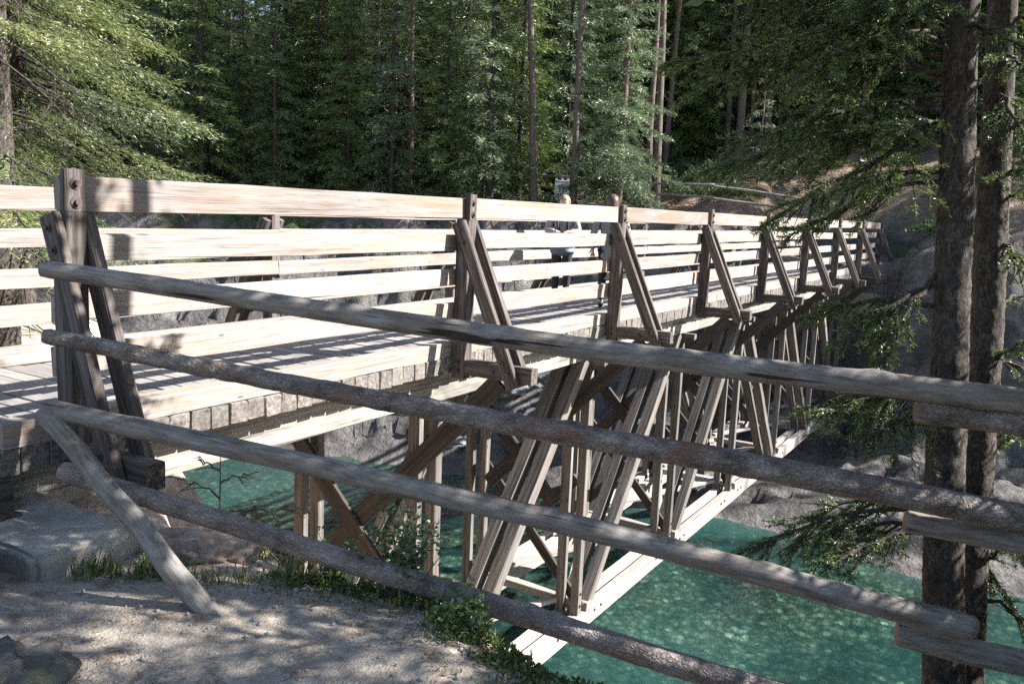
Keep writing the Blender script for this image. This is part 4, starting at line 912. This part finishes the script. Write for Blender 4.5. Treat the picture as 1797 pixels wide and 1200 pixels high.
# ------------------------------------------------------------------ people on the bridge
def skin(name, joints, edges, mat, parent, mw, sub=2, rootj=0):
    me = bpy.data.meshes.new(name); keys = list(joints); me.from_pydata([joints[k][0] for k in keys], [(keys.index(a), keys.index(bq)) for a, bq in edges], []); me.update()
    o = obj(name, me, mat); mo = o.modifiers.new('skin', 'SKIN'); mo.use_smooth_shade = True
    for i, k in enumerate(keys):
        sv = me.skin_vertices[0].data[i]; rr = joints[k][1]; sv.radius = rr if isinstance(rr, tuple) else (rr, rr); sv.use_root = (i == rootj)
    ss = o.modifiers.new('sub', 'SUBSURF'); ss.levels = sub; ss.render_levels = sub
    return place(o, parent, mw)
def chain(j, e, pre, pts, start):
    prev = start
    for i, (p, r_) in enumerate(pts):
        k = f'{pre}{i}'; j[k] = (p, r_); e.append((prev, k)); prev = k
    return prev
def person(x, y, face, hgt, label, top_mat, leg_mat, hair_mat, arms, coat_len, shoe_mat, stride=.1, hair_len=.3, vest=None):
    e = root('person', (x, y, .003), label, 'person', None); mw = Matrix.Translation((x, y, .003)) @ Matrix.Rotation(face, 4, 'Z') @ Matrix.Scale(hgt/1.65, 4)
    sk = M['skin']
    # local frame: +X is where the person faces
    j = {'p': ((0, 0, .90), (.10, .14))}; ed = []
    chain(j, ed, 's', [((0, 0, 1.05), (.085, .12)), ((0, 0, 1.22), (.10, .15)), ((0, 0, 1.34), (.075, .12)), ((.005, 0, 1.40), .048), ((.015, 0, 1.45), .05), ((.025, 0, 1.51), (.082, .07)), ((.02, 0, 1.57), (.09, .075)), ((.01, 0, 1.63), (.06, .052))], 'p')
    for sgn, tagn in ((1, 'L'), (-1, 'R')):
        st = stride*sgn
        chain(j, ed, 'leg'+tagn, [((.01, .085*sgn, .84), .085), ((st*.5+.02, .09*sgn, .48), .056), ((st*.6-.01, .09*sgn, .33), .055), ((st, .09*sgn, .10), .036), ((st+.02, .09*sgn, .05), .038), ((st+.14, .10*sgn, .03), (.028, .038))], 'p')
        el, wr = arms[tagn]
        last = chain(j, ed, 'arm'+tagn, [((0, .165*sgn, 1.33), .052), (el, .038), (wr, .026)], 's2')
        el, wr = Vector(el), Vector(wr); d = (wr-el).normalized(); sd_ = d.cross(Vector((0, 0, 1)));  sd_ = sd_.normalized() if sd_.length > .1 else Vector((0, 1, 0))
        palm = wr+d*.07; j['palm'+tagn] = (tuple(palm), (.016, .03)); ed.append((last, 'palm'+tagn))
        for q, (off, ln) in enumerate(((-.026, .055), (-.009, .07), (.009, .066), (.026, .05))):
            dn_ = Vector((0, 0, -.25)); p1 = palm+sd_*off*1.1+d*ln*.5; p2 = palm+sd_*off*1.15+(d+dn_).normalized()*ln
            chain(j, ed, f'f{tagn}{q}', [(tuple(p1), .009), (tuple(p2), .007)], 'palm'+tagn)
        chain(j, ed, f'th{tagn}', [(tuple(wr+d*.04-sd_*.035), .010), (tuple(wr+d*.075-sd_*.05), .008)], last)
    skin('body', j, ed, sk, e, mw)
    # trousers
    j = {'p': ((0, 0, .92), (.11, .15))}; ed = []
    for sgn in (1, -1):
        st = stride*sgn; chain(j, ed, f'l{sgn}', [((.01, .085*sgn, .83), .098), ((st*.5+.02, .09*sgn, .48), .068), ((st*.6-.01, .09*sgn, .33), .066), ((st, .09*sgn, .11), .048)], 'p')
    skin('trousers', j, ed, leg_mat, e, mw)
    for sgn in (1, -1):
        st = stride*sgn; skin('shoe', {'h': ((st-.035, .09*sgn, .05), .05), 'm': ((st+.06, .095*sgn, .042), (.036, .045)), 't': ((st+.17, .105*sgn, .032), (.026, .04))}, [('h', 'm'), ('m', 't')], shoe_mat, e, mw)
    # top or coat
    j = {'p': ((0, 0, coat_len), (.14, .185))}; ed = []
    chain(j, ed, 's', [((0, 0, (coat_len+1.05)/2), (.125, .165)), ((0, 0, 1.08), (.11, .145)), ((0, 0, 1.23), (.125, .17)), ((0, 0, 1.345), (.09, .13)), ((.0, 0, 1.40), (.06, .065))], 'p')
    for sgn, tagn in ((1, 'L'), (-1, 'R')):
        el, wr = arms[tagn]; chain(j, ed, 'a'+tagn, [((0, .17*sgn, 1.33), .066), (el, .055), (wr, .044)], 's2')
    skin('coat' if coat_len < .9 else 'top', j, ed, top_mat, e, mw)
    if vest:
        skin('puffer_jacket', {'a': ((0, 0, 1.06), (.15, .18)), 'b': ((0, 0, .90), (.185, .22)), 'c': ((0, 0, .80), (.175, .215)), 'd': ((0, 0, .70), (.15, .19))}, [('a', 'b'), ('b', 'c'), ('c', 'd')], vest, e, mw)
        for sgn in (1, -1): skin('strap', {'a': ((.11, .07*sgn, 1.0), (.03, .045)), 'b': ((.132, .075*sgn, 1.2), (.02, .04)), 'c': ((.06, .085*sgn, 1.405), (.016, .022)), 'd': ((-.1, .08*sgn, 1.25), (.016, .022))}, [('a', 'b'), ('b', 'c'), ('c', 'd')], M['darkcloth'], e, mw)
    # hair: a cap round the skull that falls down the back
    V, F = ICO[4]; V = V.copy(); F = F[~((V[F].mean(1)[:, 0] > .50) & (V[F].mean(1)[:, 2] < .35))]
    fall = np.clip(-V[:, 2]-.05, 0, 1)**1.2; strand = 1+.05*np.sin(np.arctan2(V[:, 1], V[:, 0])*23)
    P = V*np.array([.108, .092, .112])*strand[:, None]
    P[:, 2] -= fall*hair_len*(1+.15*np.sin(V[:, 1]*17)); P[:, 0] -= fall*.05; P[:, 1] *= 1+fall*.25
    P += np.array([-.005, 0, 1.555])
    place(obj('hair', new_mesh('hair', P, F, True), hair_mat), e, mw)
    return e
M['skin'] = plain('skin', (.55, .36, .27), .5); M['blond'] = plain('blond_hair', (.27, .18, .09), .5, 0, 40); M['brownhair'] = plain('brown_hair', (.085, .052, .03), .45, 0, 40)
M['whitecloth'] = plain('white_cotton', (.27, .265, .26), .9); M['darkcloth'] = plain('black_cloth', (.02, .02, .023), .85); M['slate'] = plain('slate_puffer', (.10, .14, .17), .5); M['greycoat'] = plain('grey_wool', (.25, .235, .225), .9); M['shoe'] = plain('dark_leather', (.03, .026, .025), .6)
for k in ('slate', 'greycoat'):
    t = M[k].node_tree; wv = t.nodes.new('ShaderNodeTexWave'); wv.bands_direction = 'Z'; wv.inputs['Scale'].default_value = 2.6 if k == 'slate' else 3.2; wv.inputs['Distortion'].default_value = 1.2
    tc = t.nodes.new('ShaderNodeTexCoord'); t.links.new(tc.outputs[3], wv.inputs['Vector']); bp = t.nodes.new('ShaderNodeBump'); bp.inputs['Strength'].default_value = .8; bp.inputs['Distance'].default_value = .03
    t.links.new(wv.outputs['Fac'], bp.inputs['Height']); t.links.new(bp.outputs[0], t.nodes['Principled BSDF'].inputs['Normal'])
person(5.15, 1.78, R(205), 1.58, 'blond person in white top with a dark puffer jacket tied at the waist', M['whitecloth'], M['darkcloth'], M['blond'],
       {'L': ((.10, .25, 1.10), (.28, .12, 1.10)), 'R': ((.10, -.25, 1.10), (.28, -.12, 1.10))}, .98, M['shoe'], .03, .3, vest=M['slate'])
person(4.86, .86, R(28), 1.60, 'person with brown hair in a long pale grey coat beside the near railing', M['greycoat'], M['darkcloth'], M['brownhair'],
       {'L': ((-.05, .26, 1.08), (.06, .25, .86)), 'R': ((.03, -.26, 1.08), (.15, -.23, .88))}, .68, M['shoe'], .13, .3)
